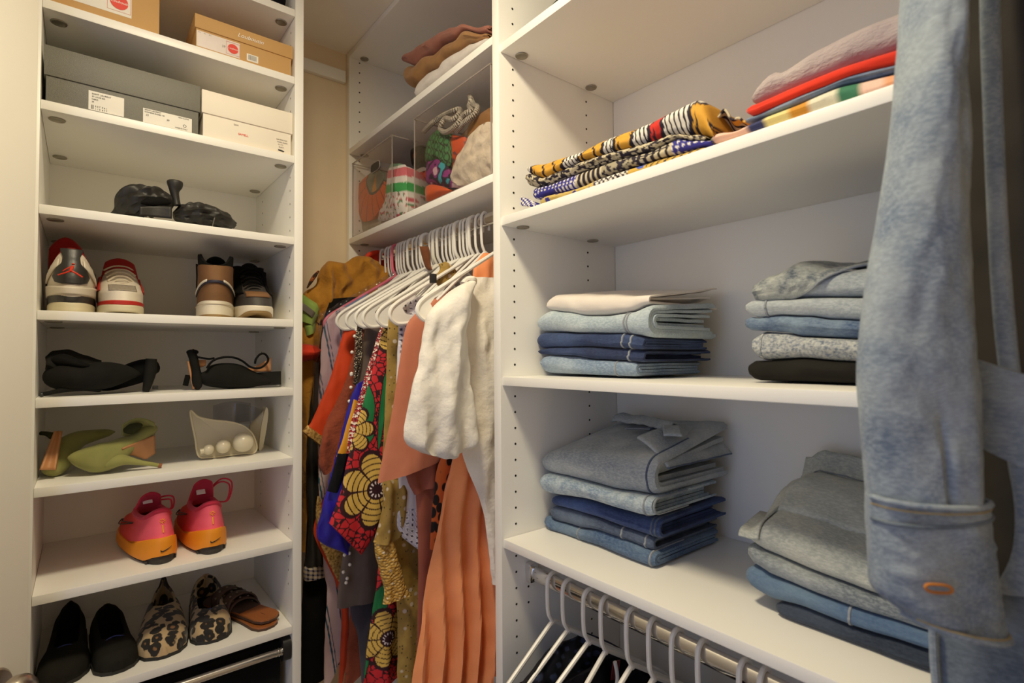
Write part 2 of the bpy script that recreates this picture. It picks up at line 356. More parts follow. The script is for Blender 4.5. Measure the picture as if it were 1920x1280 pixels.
# ================================================================ folded clothes in stacks
def ptab(poly, xf, shift=0):
    return sorted([(p.y, p.z) for p in (onX(u, v, xf) for u, v in poly)])
class Fold:
    """one folded garment: nested U-shaped layers of cloth, the rounded fold looks into the aisle (-X)"""
    def __init__(s, xf, top, bot, depth, nest=2, rise=0., seed=0, near=None, far=None, zmin=None, amp=1., gap=.86, endr=.5, topx=None, ex=.55):
        s.xf, s.d, s.nest, s.rise, s.seed, s.amp, s.gap, s.endr, s.ex = xf, depth, nest, rise, seed, amp, gap, endr, ex
        s.T = ptab(top, xf); s.B = ptab(bot, xf)
        if zmin is not None: s.B = [(y, max(z, zmin)) for y, z in s.B]
        s.y1 = far if far is not None else max(s.T[-1][0], s.B[-1][0]); s.y0 = near if near is not None else min(s.T[0][0], s.B[0][0])
        s.rnd = random.Random(seed); s.st = [0] + [s.rnd.uniform(-.004, .014) for _ in range(9)]
    def hz(s, y):
        a, b = interp(s.B, y), interp(s.T, y)
        if b - a < .006: b = a + .006
        return a + .0006, b - .0006
    def pt(s, y, q, k=0, inner=False, lift=0.):
        """q in [-1,1]: -1 bottom back, 0 front, +1 top back, on layer k"""
        zb, zt = s.hz(y); H = zt - zb; zc = (zt + zb) / 2
        e = clamp((s.y1 - y) / max(.02, H * .7)); er = s.endr + (1 - s.endr) * math.sqrt(1 - (1 - e) ** 2)
        e2 = clamp((y - s.y0) / .010); er *= .80 + .20 * math.sqrt(1 - (1 - e2) ** 2)
        h = H / 2 * (1 - (k + (s.gap if inner else 0)) / s.nest) * er + lift
        rx = min(h * 1.15, .034); fx = s.xf + k * .007 + (H / 2 * s.gap / s.nest if inner else 0) - lift
        fx += (1 - er) * .012
        a = abs(q); sg = 1 if q >= 0 else -1
        if a < .55:
            th = a / .55 * PI / 2; x = fx + rx * (1 - math.cos(th) ** .9); z = h * math.sin(th) ** .85
        else:
            t = (a - .55) / .45; x = lerp(fx + rx, s.xf + s.d - k * .012, t); z = h
        n1 = nz(y * 11 + s.seed * 3.1, x * 9, sg * .4 + s.seed) * .0055 + nz(y * 34, x * 26 + s.seed, z * 40 + sg) * .0018
        n2 = nz(y * 8 + s.seed * 1.7 + 50, x * 8, s.seed * 2.2) * .0030 + nz(y * 30 + 9, x * 30, s.seed + sg * 3) * .0012
        fr = (x - s.xf) / s.d
        return Vector((x + n1 * s.amp * (1 - fr), y, zc + sg * z + n2 * s.amp * (.3 + fr) * (1.0 if sg > 0 else .25) + s.rise * fr * (1 if q > 0 else 0) * (1 - k / s.nest)))
    def mesh(s, res=.0075):
        mb = MB(); nq = 26
        for k in range(s.nest):
            y0 = s.y0 + s.st[k]; y1 = s.y1 - abs(s.st[k]) * .6; n = max(8, int((y1 - y0) / res)); rings = []
            for i in range(n + 1):
                y = lerp(y0, y1, i / n)
                rings.append([s.pt(y, -1 + 2 * j / nq, k) for j in range(nq + 1)] + [s.pt(y, 1 - 2 * j / nq, k, True) for j in range(nq + 1)])
            mb.loft(rings)
        return mb
    def seam(s, y, w=.0026, q0=-.75, q1=.75, lift=.0013):
        mb = MB(); n = 26
        A = [s.pt(y - w / 2, lerp(q0, q1, j / n), 0, lift=lift) for j in range(n + 1)]; B = [s.pt(y + w / 2, lerp(q0, q1, j / n), 0, lift=lift) for j in range(n + 1)]
        C = [s.pt(y - w / 2 - .0008, lerp(q0, q1, j / n), 0, lift=-.0008) for j in range(n + 1)]; D = [s.pt(y + w / 2 + .0008, lerp(q0, q1, j / n), 0, lift=-.0008) for j in range(n + 1)]
        mb.loft([C, A, B, D], closed=False); return mb
    def Y(s, u): return onX(u, 640, s.xf).y
def folded(name, label, cat, group, mat, F, seams=(), smat=None, sub=0):
    o = one(name, F.mesh(), mat, label, cat, group, sharp=60)
    for sm in seams:
        u = sm if not isinstance(sm, tuple) else sm[0]
        kw = {} if not isinstance(sm, tuple) else sm[1]
        obj('side_seam', F.seam(F.Y(u), **kw), smat or mat, o, world=True)
    return o
D_PALE = denim('pale_blue_denim', '#96a8b4', '#c3ccd0', .5)
D_NAVY = denim('navy_denim', '#2a3556', '#44577f', .25)
D_NAVY2 = denim('dark_navy_denim', '#232c49', '#3b4a70', .2)
D_LIGHT = denim('light_blue_denim', '#677d9b', '#9cabba', .6)
D_ACID = denim('acid_wash_denim', '#5d6672', '#a9ada8', .6, scale=38, lo=.36, hi=.56)
D_GREY = denim('grey_blue_denim', '#929ba3', '#b9bfc1', .5)
D_MID = denim('mid_blue_denim', '#475a7a', '#8a9dad', .4, scale=14)
D_HEATH = denim('heather_grey_denim', '#667184', '#aeb0ad', .9, scale=230, lo=.4, hi=.6)
D_BLACK = fabric('black_twill', '#25231f', '#1c1b19', weave=700, bump=.25)
D_TOPG = denim('faded_grey_denim', '#88929c', '#b6bbbd', .5)
D_ICE = denim('ice_blue_denim', '#7d90a6', '#b3bfc4', .7, scale=40)
D_INK = denim('ink_blue_denim', '#27355c', '#43588a', .3)
D_INK2 = denim('slate_blue_denim', '#3b465e', '#66748a', .3)
D_BLUE = denim('blue_denim', '#41587c', '#72879d', .4)
D_SAGE = denim('pale_sage_denim', '#a0a7a4', '#d0d1c5', .5)
D_STEEL = denim('steel_grey_denim', '#5d6773', '#a3a9aa', .6)
D_SKY = denim('dusty_blue_chambray', '#50688a', '#71889e', .25)
D_DARK = denim('charcoal_navy_denim', '#2b3342', '#434d5e', .3)
D_SEAM = plain('pale_stitching', '#8c9199', .9, var=.15, scale=300)
F_WHITE = fabric('white_cotton', '#efe6dc', '#e2d8cf', bump=.25)
ZS = {'C': Z(-.0406), 'D': Z(-.3605), 'B': Z(.2797), 'M1': Z(.6605), 'M2': Z(.3749)}
g = 'jeans in the left stack on the middle shelf'
X1 = .735
b0 = [(1022, 562), (1036, 553), (1075, 552), (1130, 553), (1180, 556)]
b1 = [(1003, 592), (1022, 583), (1055, 586), (1092, 593), (1130, 592), (1177, 585), (1208, 572)]
b2 = [(1003, 622), (1036, 622), (1092, 624), (1167, 625), (1210, 633)]
b3 = [(1006, 655), (1036, 651), (1092, 650), (1167, 653), (1212, 657)]
b4 = [(1010, 664), (1017, 665), (1074, 667), (1111, 674), (1167, 676), (1212, 681)]
b5 = [(1014, 700), (1036, 701), (1149, 705), (1196, 707)]
folded('folded_jeans', 'folded light blue faded jeans at the bottom of the five-garment stack below the printed fabrics', 'jeans', g, D_LIGHT, Fold(X1, b4, b5, .20, 2, seed=1, zmin=ZS['C'] + .0004, near=.575), [1153], D_SEAM)
folded('folded_jeans', 'folded navy jeans lying directly on the light blue bottom pair of the middle shelf', 'jeans', g, D_NAVY2, Fold(X1 + .002, b3, b4, .21, 2, seed=2, near=.560), [1178], D_SEAM)
folded('folded_jeans', 'folded navy jeans under the pale washed pair with rolled layers on the middle shelf', 'jeans', g, D_NAVY, Fold(X1, b2, b3, .20, 2, seed=3, near=.560), [1166, 1182], D_SEAM)
folded('folded_jeans', 'folded pale washed jeans with rolled layers showing, under the white trousers', 'jeans', g, D_PALE, Fold(X1 - .003, b1, b2, .21, 4, seed=4, near=.545, rise=.018), [1169, 1174], D_SEAM)
w = folded('folded_trousers', 'folded white trousers on top of the left stack on the middle shelf', 'trousers', g, F_WHITE, Fold(X1 + .006, b0, [(1022, 581), (1055, 585), (1092, 592), (1130, 591), (1177, 584), (1205, 571)], .22, 2, seed=5, near=.552, rise=.028, endr=.6))
g = 'jeans in the right stack on the middle shelf'
X2 = .755
c0 = [(1402, 544), (1420, 530), (1470, 521), (1511, 517), (1631, 500), (1790, 496)]
c1 = [(1404, 562), (1435, 560), (1474, 560), (1511, 556), (1632, 555), (1790, 552)]
c2 = [(1394, 590), (1419, 596), (1457, 590), (1511, 592), (1555, 598), (1621, 600), (1790, 602)]
c3 = [(1423, 620), (1467, 623), (1500, 631), (1618, 635), (1790, 638)]
c4 = [(1407, 672), (1415, 677), (1457, 673), (1500, 671), (1566, 677), (1614, 679), (1790, 682)]
c5 = [(1400, 714), (1612, 721), (1790, 727)]
folded('folded_trousers', 'folded black twill trousers at the bottom of the stack beside the hanging jacket', 'trousers', g, D_BLACK, Fold(X2, c4, c5, .2, 2, seed=11, zmin=ZS['C'] + .0004))
folded('folded_jeans', 'folded heathered grey jeans lying on the black trousers', 'jeans', g, D_HEATH, Fold(X2, c3, c4, .2, 2, seed=12), [(1424, {'w': .003})])
folded('folded_jeans', 'folded blue cloudy-washed jeans between two grey pairs in the right middle stack', 'jeans', g, D_MID, Fold(X2 + .003, c2, c3, .2, 2, seed=13))
folded('folded_jeans', 'folded plain light grey jeans right under the acid-washed shorts', 'jeans', g, D_GREY, Fold(X2, c1, c2, .2, 2, seed=14), [1437], D_SEAM)
Fs = Fold(X2 + .002, c0, c1, .2, 2, seed=15, rise=.02, far=.372)
o = folded('folded_shorts', 'folded acid-washed denim shorts on top of the right stack on the middle shelf', 'shorts', g, D_GREY, Fs)
# acid-washed leg flap laid over the top with a pale piped hem
yA, yB = Fs.Y(1640), .378
def flap(a, b):
    y = lerp(yB, yA, a); hem = lerp(-.30, .52, sstep(.30, .95, a)) if a > .28 else -.42
    q = lerp(hem, .97, b); p = Fs.pt(y, q, 0, lift=.0045 + .003 * nz(a * 6, b * 5))
    p.z += (.016 * math.exp(-((a - .42) / .16) ** 2) + .012 * math.exp(-((a - .85) / .12) ** 2)) * sstep(.2, .7, b)
    return p
obj('leg_flap', MB().grid(flap, 46, 26), D_ACID, o, world=True, solid=.003, sharp=60)
obj('hem_piping', MB().tube([flap(.285 + .70 * i / 40, 0) for i in range(41)], .0017, 6), D_SEAM, o, world=True)
g = 'jeans in the left stack on the lower shelf'
X3 = .752
d0 = [(994, 862), (1005, 850), (1060, 846), (1150, 855), (1215, 862), (1238, 866)]
d1 = [(992, 884), (1000, 883), (1057, 896), (1145, 921), (1190, 928), (1240, 934)]
d2 = [(988, 917), (1020, 927), (1095, 938), (1195, 967), (1243, 974)]
d3 = [(1020, 945), (1070, 957), (1120, 973), (1220, 1008), (1249, 1022)]
d4 = [(1017, 963), (1030, 976), (1082, 991), (1120, 995), (1170, 1013), (1230, 1039)]
d5 = [(1026, 994), (1057, 1010), (1120, 1028), (1195, 1057), (1238, 1069)]
folded('folded_jeans', 'folded blue jeans at the very bottom of the left stack on the lower shelf', 'jeans', g, D_BLUE, Fold(X3, d4, d5, .20, 2, seed=21, zmin=ZS['D'] + .0004, near=.553), [1078, 1214], D_SEAM)
folded('folded_jeans', 'folded slate blue jeans second from the bottom of the left lower stack', 'jeans', g, D_INK2, Fold(X3 + .003, d3, d4, .205, 2, seed=22, near=.560, far=.818), [1160, 1203], D_SEAM)
folded('folded_jeans', 'folded ink blue jeans in the middle of the left lower stack', 'jeans', g, D_INK, Fold(X3, d2, d3, .215, 3, seed=23, near=.545, far=.812), [1215, 1222], D_INK2)
folded('folded_jeans', 'folded icy light blue jeans under the faded grey pair with the waistband', 'jeans', g, D_ICE, Fold(X3 - .018, d1, d2, .20, 3, seed=24, near=.545, far=.826), [1203, 1221], D_SEAM)
Ft = Fold(X3 - .014, d0, d1, .235, 3, seed=25, near=.542, rise=.045, far=.826)
o = folded('folded_jeans', 'folded faded grey jeans with waistband and open fly on top of the left lower stack', 'jeans', g, D_TOPG, Ft, [1209], D_INK2)
def slab(P, name, mat, parent, nu=24, nv=10, th=.004):
    return obj(name, MB().grid(P, nu, nv), mat, parent, world=True, solid=th, sharp=60)
def wb(a, b):       # waistband folded over at the back of the pile, crossing towards the near side
    y = lerp(.775, .588, a); x = lerp(.905, .945, b) - .05 * a * a + .008 * math.sin(a * 5)
    p = Ft.pt(y, .9, 0); return Vector((x, y, p.z + .010 + .014 * math.sin(b * PI) - .010 * a + .004 * nz(a * 7, b * 2)))
slab(wb, 'waistband', D_TOPG, o)
def fly(a, b):      # fly edge running from the waistband down to the front right corner
    y = lerp(.640, .566, a) - .03 * b; x = lerp(.895, .800, a) + .012 * b
    p = Ft.pt(max(y, .552), .8, 0); return Vector((x, y, p.z + .007 + .012 * math.sin(a * PI) * (1 - b) + .010 * b * math.sin(a * PI)))
slab(fly, 'fly_flap', D_TOPG, o, 20, 8)
def pocket(a, b):
    y = lerp(.700, .640, a); x = lerp(.862, .885, b); p = Ft.pt(y, .85, 0); return Vector((x, y, p.z + .004 + .003 * math.sin(b * PI)))
slab(pocket, 'pocket', D_INK2, o, 10, 6, .002)
obj('pocket_stitching', MB().tube([pocket(i / 10, -.1) + Vector((0, 0, .0025)) for i in range(11)], .0009, 5), D_SEAM, o, world=True)
def legp(a, b):     # lower leg panel lying out to the near side of the pile
    y = lerp(.600, .536, b); x = lerp(.770, .975, a); p = Ft.pt(max(y, .55), .9, 0)
    return Vector((x, y + .004 * nz(a * 5, 3), lerp(p.z - .004, p.z - .052, b ** 1.4) + .012 * math.sin(a * PI) * (1 - b)))
slab(legp, 'leg_panel', D_TOPG, o, 24, 10)
obj('hem_edge', MB().tube([legp(i / 20, 1) for i in range(21)], .0022, 6), D_INK2, o, world=True)
g = 'jeans in the right stack on the lower shelf'
X4 = .745
e0 = [(1403, 1000), (1430, 985), (1480, 1000), (1560, 1030), (1640, 1060), (1800, 1110)]
e1 = [(1398, 1012), (1430, 1039), (1538, 1082), (1629, 1116), (1790, 1166)]
e2 = [(1421, 1066), (1444, 1082), (1538, 1120), (1656, 1160), (1740, 1190), (1800, 1208)]
e3 = [(1391, 1100), (1437, 1126), (1504, 1140), (1578, 1170), (1639, 1190), (1746, 1224), (1800, 1240)]
e4 = [(1440, 1155), (1451, 1162), (1538, 1197), (1639, 1234), (1753, 1276), (1800, 1292)]
folded('folded_jeans', 'folded charcoal navy jeans at the bottom of the right lower stack', 'jeans', g, D_DARK, Fold(X4, e3, e4, .2, 2, seed=31, zmin=ZS['D'] + .0004, far=.352))
folded('folded_trousers', 'folded smooth dusty blue trousers lying on the charcoal navy jeans', 'trousers', g, D_SKY, Fold(X4, e2, e3, .2, 2, seed=32, far=.395), [1580], D_SEAM)
folded('folded_jeans', 'folded steel grey jeans between the dusty blue trousers and the pale sage pair', 'jeans', g, D_STEEL, Fold(X4 + .002, e1, e2, .2, 2, seed=33))
Fp = Fold(X4 + .004, e0, e1, .235, 2, seed=34, rise=.055, far=.392)
o = folded('folded_jeans', 'folded pale sage jeans with waistband and belt loop on top of the right lower stack', 'jeans', g, D_SAGE, Fp)
def wb2(a, b):
    y = lerp(.395, .16, a); x = lerp(.945, .965, b); p = Fp.pt(min(y, .385), .97, 0)
    return Vector((x, y, p.z + lerp(-.004, .030, b) + .002 * nz(a * 8, b)))
slab(wb2, 'waistband', D_SAGE, o)
def hip(a, b):
    y = lerp(.400, .16, a); p0 = Fp.pt(min(y, .385), .62, 0); p1 = wb2(a, 0); p = p0.lerp(p1, b)
    return p + Vector((0, 0, .016 * math.sin(b * PI) + .003 * nz(a * 9, b * 6, 3)))
slab(hip, 'hip_panel', D_SAGE, o, 30, 16)
obj('waist_stitching', MB().tube([wb2(i / 24, .1) + Vector((-.003, 0, .001)) for i in range(25)], .001, 5), D_SEAM, o, world=True)
def loop(a, b):
    y = lerp(.276, .262, a); p = wb2((.395 - y) / .235, lerp(-.35, 1.1, b)); return p + Vector((-.005, 0, .002 * math.sin(b * PI)))
slab(loop, 'belt_loop', D_SAGE, o, 4, 10, .003)
def pck(a, b):
    y = lerp(.402, .372, a); p = Fp.pt(min(y, .388), lerp(.0, .66, b), 0, lift=.004); p.y = y; return p
slab(pck, 'pocket', D_SAGE, o, 8, 12, .003)

# ---------------------------------------------------------------- colourful pile on the shelf above: shirts, right
g = 'shirts piled on the upper shelf next to the jacket'
X5 = .672
f0 = [(1404, 172), (1422, 147), (1442, 128), (1460, 130), (1524, 84), (1614, 38), (1705, 2), (1800, -35)]
f1 = [(1404, 192), (1415, 190), (1478, 163), (1569, 125), (1696, 84), (1800, 52)]
f2 = [(1396, 214), (1411, 217), (1445, 201), (1501, 177), (1592, 140), (1694, 116), (1800, 84)]
f3 = [(1394, 231), (1445, 213), (1490, 195), (1569, 159), (1637, 143), (1694, 129), (1800, 96)]
f3s = [(1326, 250), (1345, 247), (1380, 246), (1403, 233), (1445, 214), (1490, 196), (1569, 160), (1637, 144), (1694, 130), (1800, 97)]
f4 = [(1326, 270), (1690, 158), (1800, 120)]
F_STR = printed('striped_knit_print')
Fx = Fold(X5 + .002, f3s, f4, .2, 2, seed=41, zmin=ZS['B'] + .0004, endr=.35)
o = folded('folded_jersey', 'folded knit top with wide multicoloured stripes at the bottom of the pile beside the jacket', 'top', g, F_STR, Fx)
cuts = [(Fx.Y(u), sRGB(c)) for u, c in ((1340, '#4f8a6e'), (1404, '#edc0ac'), (1444, '#343a66'), (1487, '#e6d691'), (1530, '#d39435'), (1578, '#e4dfc8'), (1625, '#3f7d5f'), (1676, '#efc8b6'), (1730, '#e9a77e'), (2200, '#343a66'))]
def stripes(co, i):
    y = co.y + o.location.y
    for yy, c in cuts:
        if y > yy: return c
    return cuts[-1][1]
paint(o, stripes)
folded('folded_shirt', 'folded faded blue denim shirt between the red top and the striped top', 'shirt', g, D_BLUE if False else denim('shirt_denim', '#5a6c8c', '#8794a6', .3), Fold(X5 + .004, f2, f3, .2, 2, seed=42))
folded('folded_jersey', 'folded bright red top in the pile beside the jacket', 'top', g, fabric('bright_red_jersey', '#e2381f', '#d02f1a', bump=.12, weave=1200), Fold(X5, f1, f2, .2, 2, seed=43, amp=.5))
t = NT('lilac_grey_gauze'); co = t.coord(); wv = t.noise(60, 5, t.coord((1, .45, 1)), .65)
t.set(Base_Color=t.ramp(t.noise(10, 3, co), [(.35, sRGB('#9c8f92')), (.65, sRGB('#b7aaa6'))]), Roughness=.9, Sheen_Weight=.3)
t.bump(wv, .8, .008)
folded('folded_scarf', 'folded crinkled lilac grey scarf on top of the red top beside the jacket', 'scarf', g, t.mat, Fold(X5 + .010, f0, f1, .22, 2, seed=44, amp=1.6, rise=.02))
# ---------------------------------------------------------------- wax-print fabrics, left on the same shelf
g = 'wax print fabrics on the upper shelf'
X6 = .668
h0 = [(983, 312), (992, 309), (1026, 301), (1087, 279), (1138, 256), (1205, 229), (1261, 202), (1299, 179), (1312, 186), (1340, 244)]
h1 = [(983, 318), (992, 326), (1017, 333), (1082, 303), (1149, 283), (1205, 267), (1250, 251), (1300, 250), (1340, 254)]
h2 = [(996, 345), (1000, 351), (1026, 344), (1082, 321), (1149, 299), (1216, 281), (1266, 257), (1300, 262), (1330, 262)]
h3 = [(1013, 369), (1082, 352), (1127, 332), (1178, 314), (1228, 299), (1268, 288), (1330, 269)]
h4 = [(1010, 386), (1332, 285)]
PR = printed('wax_print_cotton')
C_W = sRGB('#e6e0d6'); C_K = sRGB('#241d2e'); C_Y = sRGB('#dba23a'); C_YD = sRGB('#b8772a'); C_R = sRGB('#d13228'); C_N = sRGB('#33308a'); C_T = sRGB('#c9bda0')
def arc(o): return o.location
def pr_big(o, F):     # white rays, golden petals, one red petal, dark outlines
    seq = [(.07, 0), (.28, 1), (.385, 0), (.52, 1), (.58, 0), (.665, 1), (.745, 0), (.805, 2), (.925, 0), (1.2, 1)]
    def fn(co, i):
        p = co + o.location; zb, zt = F.hz(clamp(p.y, F.y0, F.y1)); v = (p.z - zb) / max(.01, zt - zb) + (p.x - F.xf) * 9
        s_ = (F.Y(984) - p.y) / (F.Y(984) - F.Y(1342)); w = s_ + .018 * math.sin(v * 4.2) + .010 * math.sin(v * 9 + 1); lo_ = -.3
        for hi_, k in seq:
            if w < hi_: break
            lo_ = hi_
        e = min(w - lo_, hi_ - w)
        if e < .008: return C_K
        if k == 0: return C_K if math.sin(p.y * 780 + (v - .5) * (3.2 if int(hi_ * 100) % 2 else -2.4)) > .52 else C_W
        q = ((w - lo_) / .070 + .55 * v * v + .15) % 1
        if abs(q - .5) < .09 and e > .018: return C_K
        return C_Y if k == 1 else C_R
    return fn
def pr_grey(o, F):
    def fn(co, i):
        p = co + o.location; a = nz(p.y * 120, p.z * 260, p.x * 160) + .4 * nz(p.y * 300, p.z * 300, p.x * 300)
        return C_K if a < -.02 else C_T if a < .42 else mulcol(C_T, .7)
    return fn
def pr_navy(o, F):
    ys = [F.Y(u) for u in (1082, 1130, 1195, 1266)]
    def fn(co, i):
        p = co + o.location; y, z, x = p.y, p.z, p.x
        if y > ys[0] or y < ys[3]:
            d = math.hypot((((y * 105 + 100) % 1) - .5), ((((z + x) * 105) % 1) - .5))
            return C_W if d < .26 else C_N
        if y > ys[1]: return C_K if math.sin(y * 560) > .1 else C_T
        if y > ys[2]: return mulcol(C_T, .62) if nz(y * 160, z * 160, x * 160) > -.05 else C_K
        return C_K if (math.sin(y * 480) > .25 or math.sin((z + x) * 700) > .8) else C_T
    return fn
def pr_mesh(o, F):
    ys = [F.Y(u) for u in (1118, 1180, 1215)]
    def fn(co, i):
        p = co + o.location; y = p.y; q = p.z + p.x
        if y > ys[0]: return C_N if nz(y * 90, q * 90) > .1 else sRGB('#c7ad63')
        if y > ys[1]: return C_K if (math.sin(y * 640 + q * 500) > .55 or math.sin(y * 640 - q * 500) > .55) else C_W
        if y > ys[2]: return sRGB('#3d57b5') if nz(y * 60, q * 60) > 0 else sRGB('#c8a44a')
        return C_K if math.sin(y * 500 + q * 400) > .5 else sRGB('#c8a44a')
    return fn
F4 = Fold(X6, h3, h4, .22, 2, seed=54, zmin=ZS['B'] + .0004, near=.400); o = one('folded_fabric', F4.mesh(.0022), PR, 'folded wax print cloth with white net and gold motifs under the navy one', 'fabric', g, sharp=60); paint(o, pr_mesh(o, F4))
F3 = Fold(X6 + .003, h2, h3, .22, 2, seed=53, near=.392); o = one('folded_fabric', F3.mesh(.0022), PR, 'folded navy wax print cloth with white dots and tan bands', 'fabric', g, sharp=60); paint(o, pr_navy(o, F3))
F2 = Fold(X6 + .001, h1, h2, .22, 2, seed=52, near=.400); o = one('folded_fabric', F2.mesh(.0022), PR, 'folded speckled grey and cream wax print cloth under the golden one', 'fabric', g, sharp=60); paint(o, pr_grey(o, F2))
F1 = Fold(X6, h0, h1, .24, 2, seed=51, near=.388, amp=1.3, endr=.2); o = one('folded_fabric', F1.mesh(.0012), PR, 'folded golden wax print cloth with white rays and a red petal on top', 'fabric', g, sharp=60); paint(o, pr_big(o, F1))
def tailw(a, b):    # loose back corner of the golden cloth
    return Vector((lerp(.70, .80, a), lerp(.410, .345, b) , ZS['B'] + .012 + .075 * (1 - a * .55) * (1 - b * .6) * (.75 + .3 * nz(a * 3, b * 4)) ))
tl = obj('loose_corner', MB().grid(tailw, 40, 34), PR, o, world=True, solid=.003); 
paint(tl, lambda co, i: (C_K if math.sin(co.y * 420 + co.x * 260) > .2 else C_T) if nz(co.x * 30, co.y * 34) > -.12 else C_Y)
def corner(a, b): return onX(978 + 32 * a, 386 - 18 * b * (1 - a), .672) + Vector((.02 * b * a, 0, 0))
o = one('fabric_corner', MB().grid(corner, 24, 24), PR, 'small navy checked cloth corner poking out at the divider', 'fabric', g, solid=.004); paint(o, lambda co, i: C_N if math.sin(co.y * 700) * math.sin(co.z * 700) > -.1 else C_W)
# ---------------------------------------------------------------- folded pile on the top shelf of the hanging unit
g = 'clothes piled on the shelf over the acrylic bins'
X7 = .668
k0 = [(753, 112), (760, 100), (774, 85), (809, 63), (833, 48), (859, 44), (894, 47), (922, 39), (932, 36)]
k1 = [(754, 114), (772, 122), (786, 105), (809, 97), (823, 79), (853, 69), (865, 56), (904, 61), (932, 60)]
k2 = [(773, 150), (776, 154), (794, 130), (819, 120), (827, 108), (859, 89), (874, 79), (894, 77), (932, 62)]
k3 = [(773, 186), (932, 62)]
folded('folded_jersey', 'folded white top at the bottom of the pile over the acrylic bins', 'top', g, fabric('white_jersey', '#e9e2dc', '#d9d0cb', wr=.5), Fold(X7, k2, k3, .22, 2, seed=61, zmin=ZS['M1'] + .0004, near=.905, amp=1.2))
folded('folded_jersey', 'folded tan top in the middle of the pile over the acrylic bins', 'top', g, fabric('tan_cotton', '#a97e50', '#946a40', wr=.4), Fold(X7 - .004, k1, k2, .22, 2, seed=62, near=.905, amp=1.5))
folded('folded_jersey', 'folded dusty mauve top on the pile over the acrylic bins', 'top', g, fabric('mauve_cotton', '#a9705f', '#925d50', wr=.4), Fold(X7 - .002, k0, k1, .22, 2, seed=63, near=.905, amp=1.6))
# dark green bag on the topmost shelf of the right unit
def bag(a, b):
    th = PI * b; y = lerp(.80, .50, a); h = .085 * math.sin(PI * clamp(.06 + .9 * a)) ** .4
    return Vector((.700 + .12 * (.5 - .5 * math.cos(th)), y, Z(.6335) + h * math.sin(th) ** .5 + .002))
o = one('dark_bag', MB().grid(bag, 30, 16), fabric('dark_green_cloth', '#1c2a20', '#141d18'), 'dark green soft bag at the front of the topmost right shelf', 'bag', solid=.004)
# ================================================================ hangers and hanging clothes
HM = {}
def hanger_meshes():
    hook = catmull([(.0165, 0, -.022), (.0175, 0, -.006), (.013, 0, .011), (0, 0, .0185), (-.0125, 0, .011), (-.0150, 0, -.006), (-.0150, 0, -.032), (-.0125, 0, -.056), (-.004, 0, -.071), (0, 0, -.079)], 5)
    h = MB().tube(hook, .0040, 8)
    pts = [(0, 0, -.100), (-.012, 0, -.106), (-.06, 0, -.136), (-.16, 0, -.199), (-.196, 0, -.222), (-.212, 0, -.238), (-.214, 0, -.254), (-.202, 0, -.266), (-.186, 0, -.268), (-.150, 0, -.262), (-.08, 0, -.258), (0, 0, -.257)]
    pts = [(a, b, c + .026) for a, b, c in pts]
    left = catmull(pts, 5); right = [Vector((-p.x, 0, p.z)) for p in reversed(left)]
    f = MB().tube(left + right[1:-1], .0043, 8, closed=True)
    pls = []
    for sg in (-1, 1):
        o = [(.196, -.220), (.212, -.238), (.214, -.254), (.202, -.266), (.186, -.268), (.160, -.263), (.166, -.250), (.180, -.244), (.186, -.234), (.176, -.222), (.160, -.214), (.150, -.195)]
        o = [Vector((sg * x, -.0011, z + .026)) for x, z in o]
        pls.append(MB().poly(o, (0, .0022, 0)))
    return h, f, pls
_h, _f2, _pl = hanger_meshes()
HROOT = thing('clothes_hanger', 'white plastic clothes hanger on the upper rod', 'hanger', (0, 0, 0), group='white hangers on the upper rod')
obj('hook', _h, M_PLASTIC, HROOT); obj('frame', _f2, M_PLASTIC, HROOT)
for p_ in _pl: obj('end_plate', p_, M_PLASTIC, HROOT)
used_h = [False]
RZ = Z(.313); RX = .7165
def hanger(y, label, rz=0., group='white hangers on the upper rod', z=None, tilt=0., mat=None):
    o = HROOT if not used_h[0] else dup(HROOT); used_h[0] = True
    o.location = (RX, y, (z or RZ)); o.scale = (1, 1, 1); o.rotation_euler = (0, tilt, rz); o['label'] = label; o['group'] = group
    if mat:
        for c in o.children: c.data = c.data.copy(); c.data.materials[0] = mat
    return o
hx = [115, 170, 205, 235, 262, 292, 315, 340, 372, 430, 465, 510, 545, 585, 650, 680, 712, 750, 790, 830, 870, 905, 940, 980, 1015, 1055, 1100, 1150, 1215]
M_PINK = plain('pink_hanger_plastic', (.78, .16, .24), .35)
rh = random.Random(4)
NTH = ['first', 'second', 'third', 'fourth', 'fifth', 'sixth', 'seventh', 'eighth', 'ninth', 'tenth', 'eleventh', 'twelfth', 'thirteenth', 'fourteenth', 'fifteenth', 'sixteenth', 'seventeenth', 'eighteenth', 'nineteenth', 'twentieth', 'twenty-first', 'twenty-second', 'twenty-third', 'twenty-fourth', 'twenty-fifth', 'twenty-sixth', 'twenty-seventh', 'twenty-eighth', 'twenty-ninth']
for i, x in enumerate(hx):
    y = onX(690 + x / 5.82, 420, .7035).y - .004
    if i == 4: hanger(y, 'pink plastic hanger among the white ones on the upper rod', rh.uniform(-.05, .05), None or 'pink hanger on the upper rod', mat=M_PINK)
    else:
        h = hanger(y, 'white plastic hanger, %s from the divider among the crowded upper hooks' % NTH[28 - i], rh.uniform(-.10, .04), tilt=rh.uniform(-.012, .012))
        if i not in (9, 13, 16, 17, 22, 26): h.scale = (.66, 1, 1)
hanger(.912, 'white plastic hanger holding the puff-sleeved white blouse next to the divider', .0)

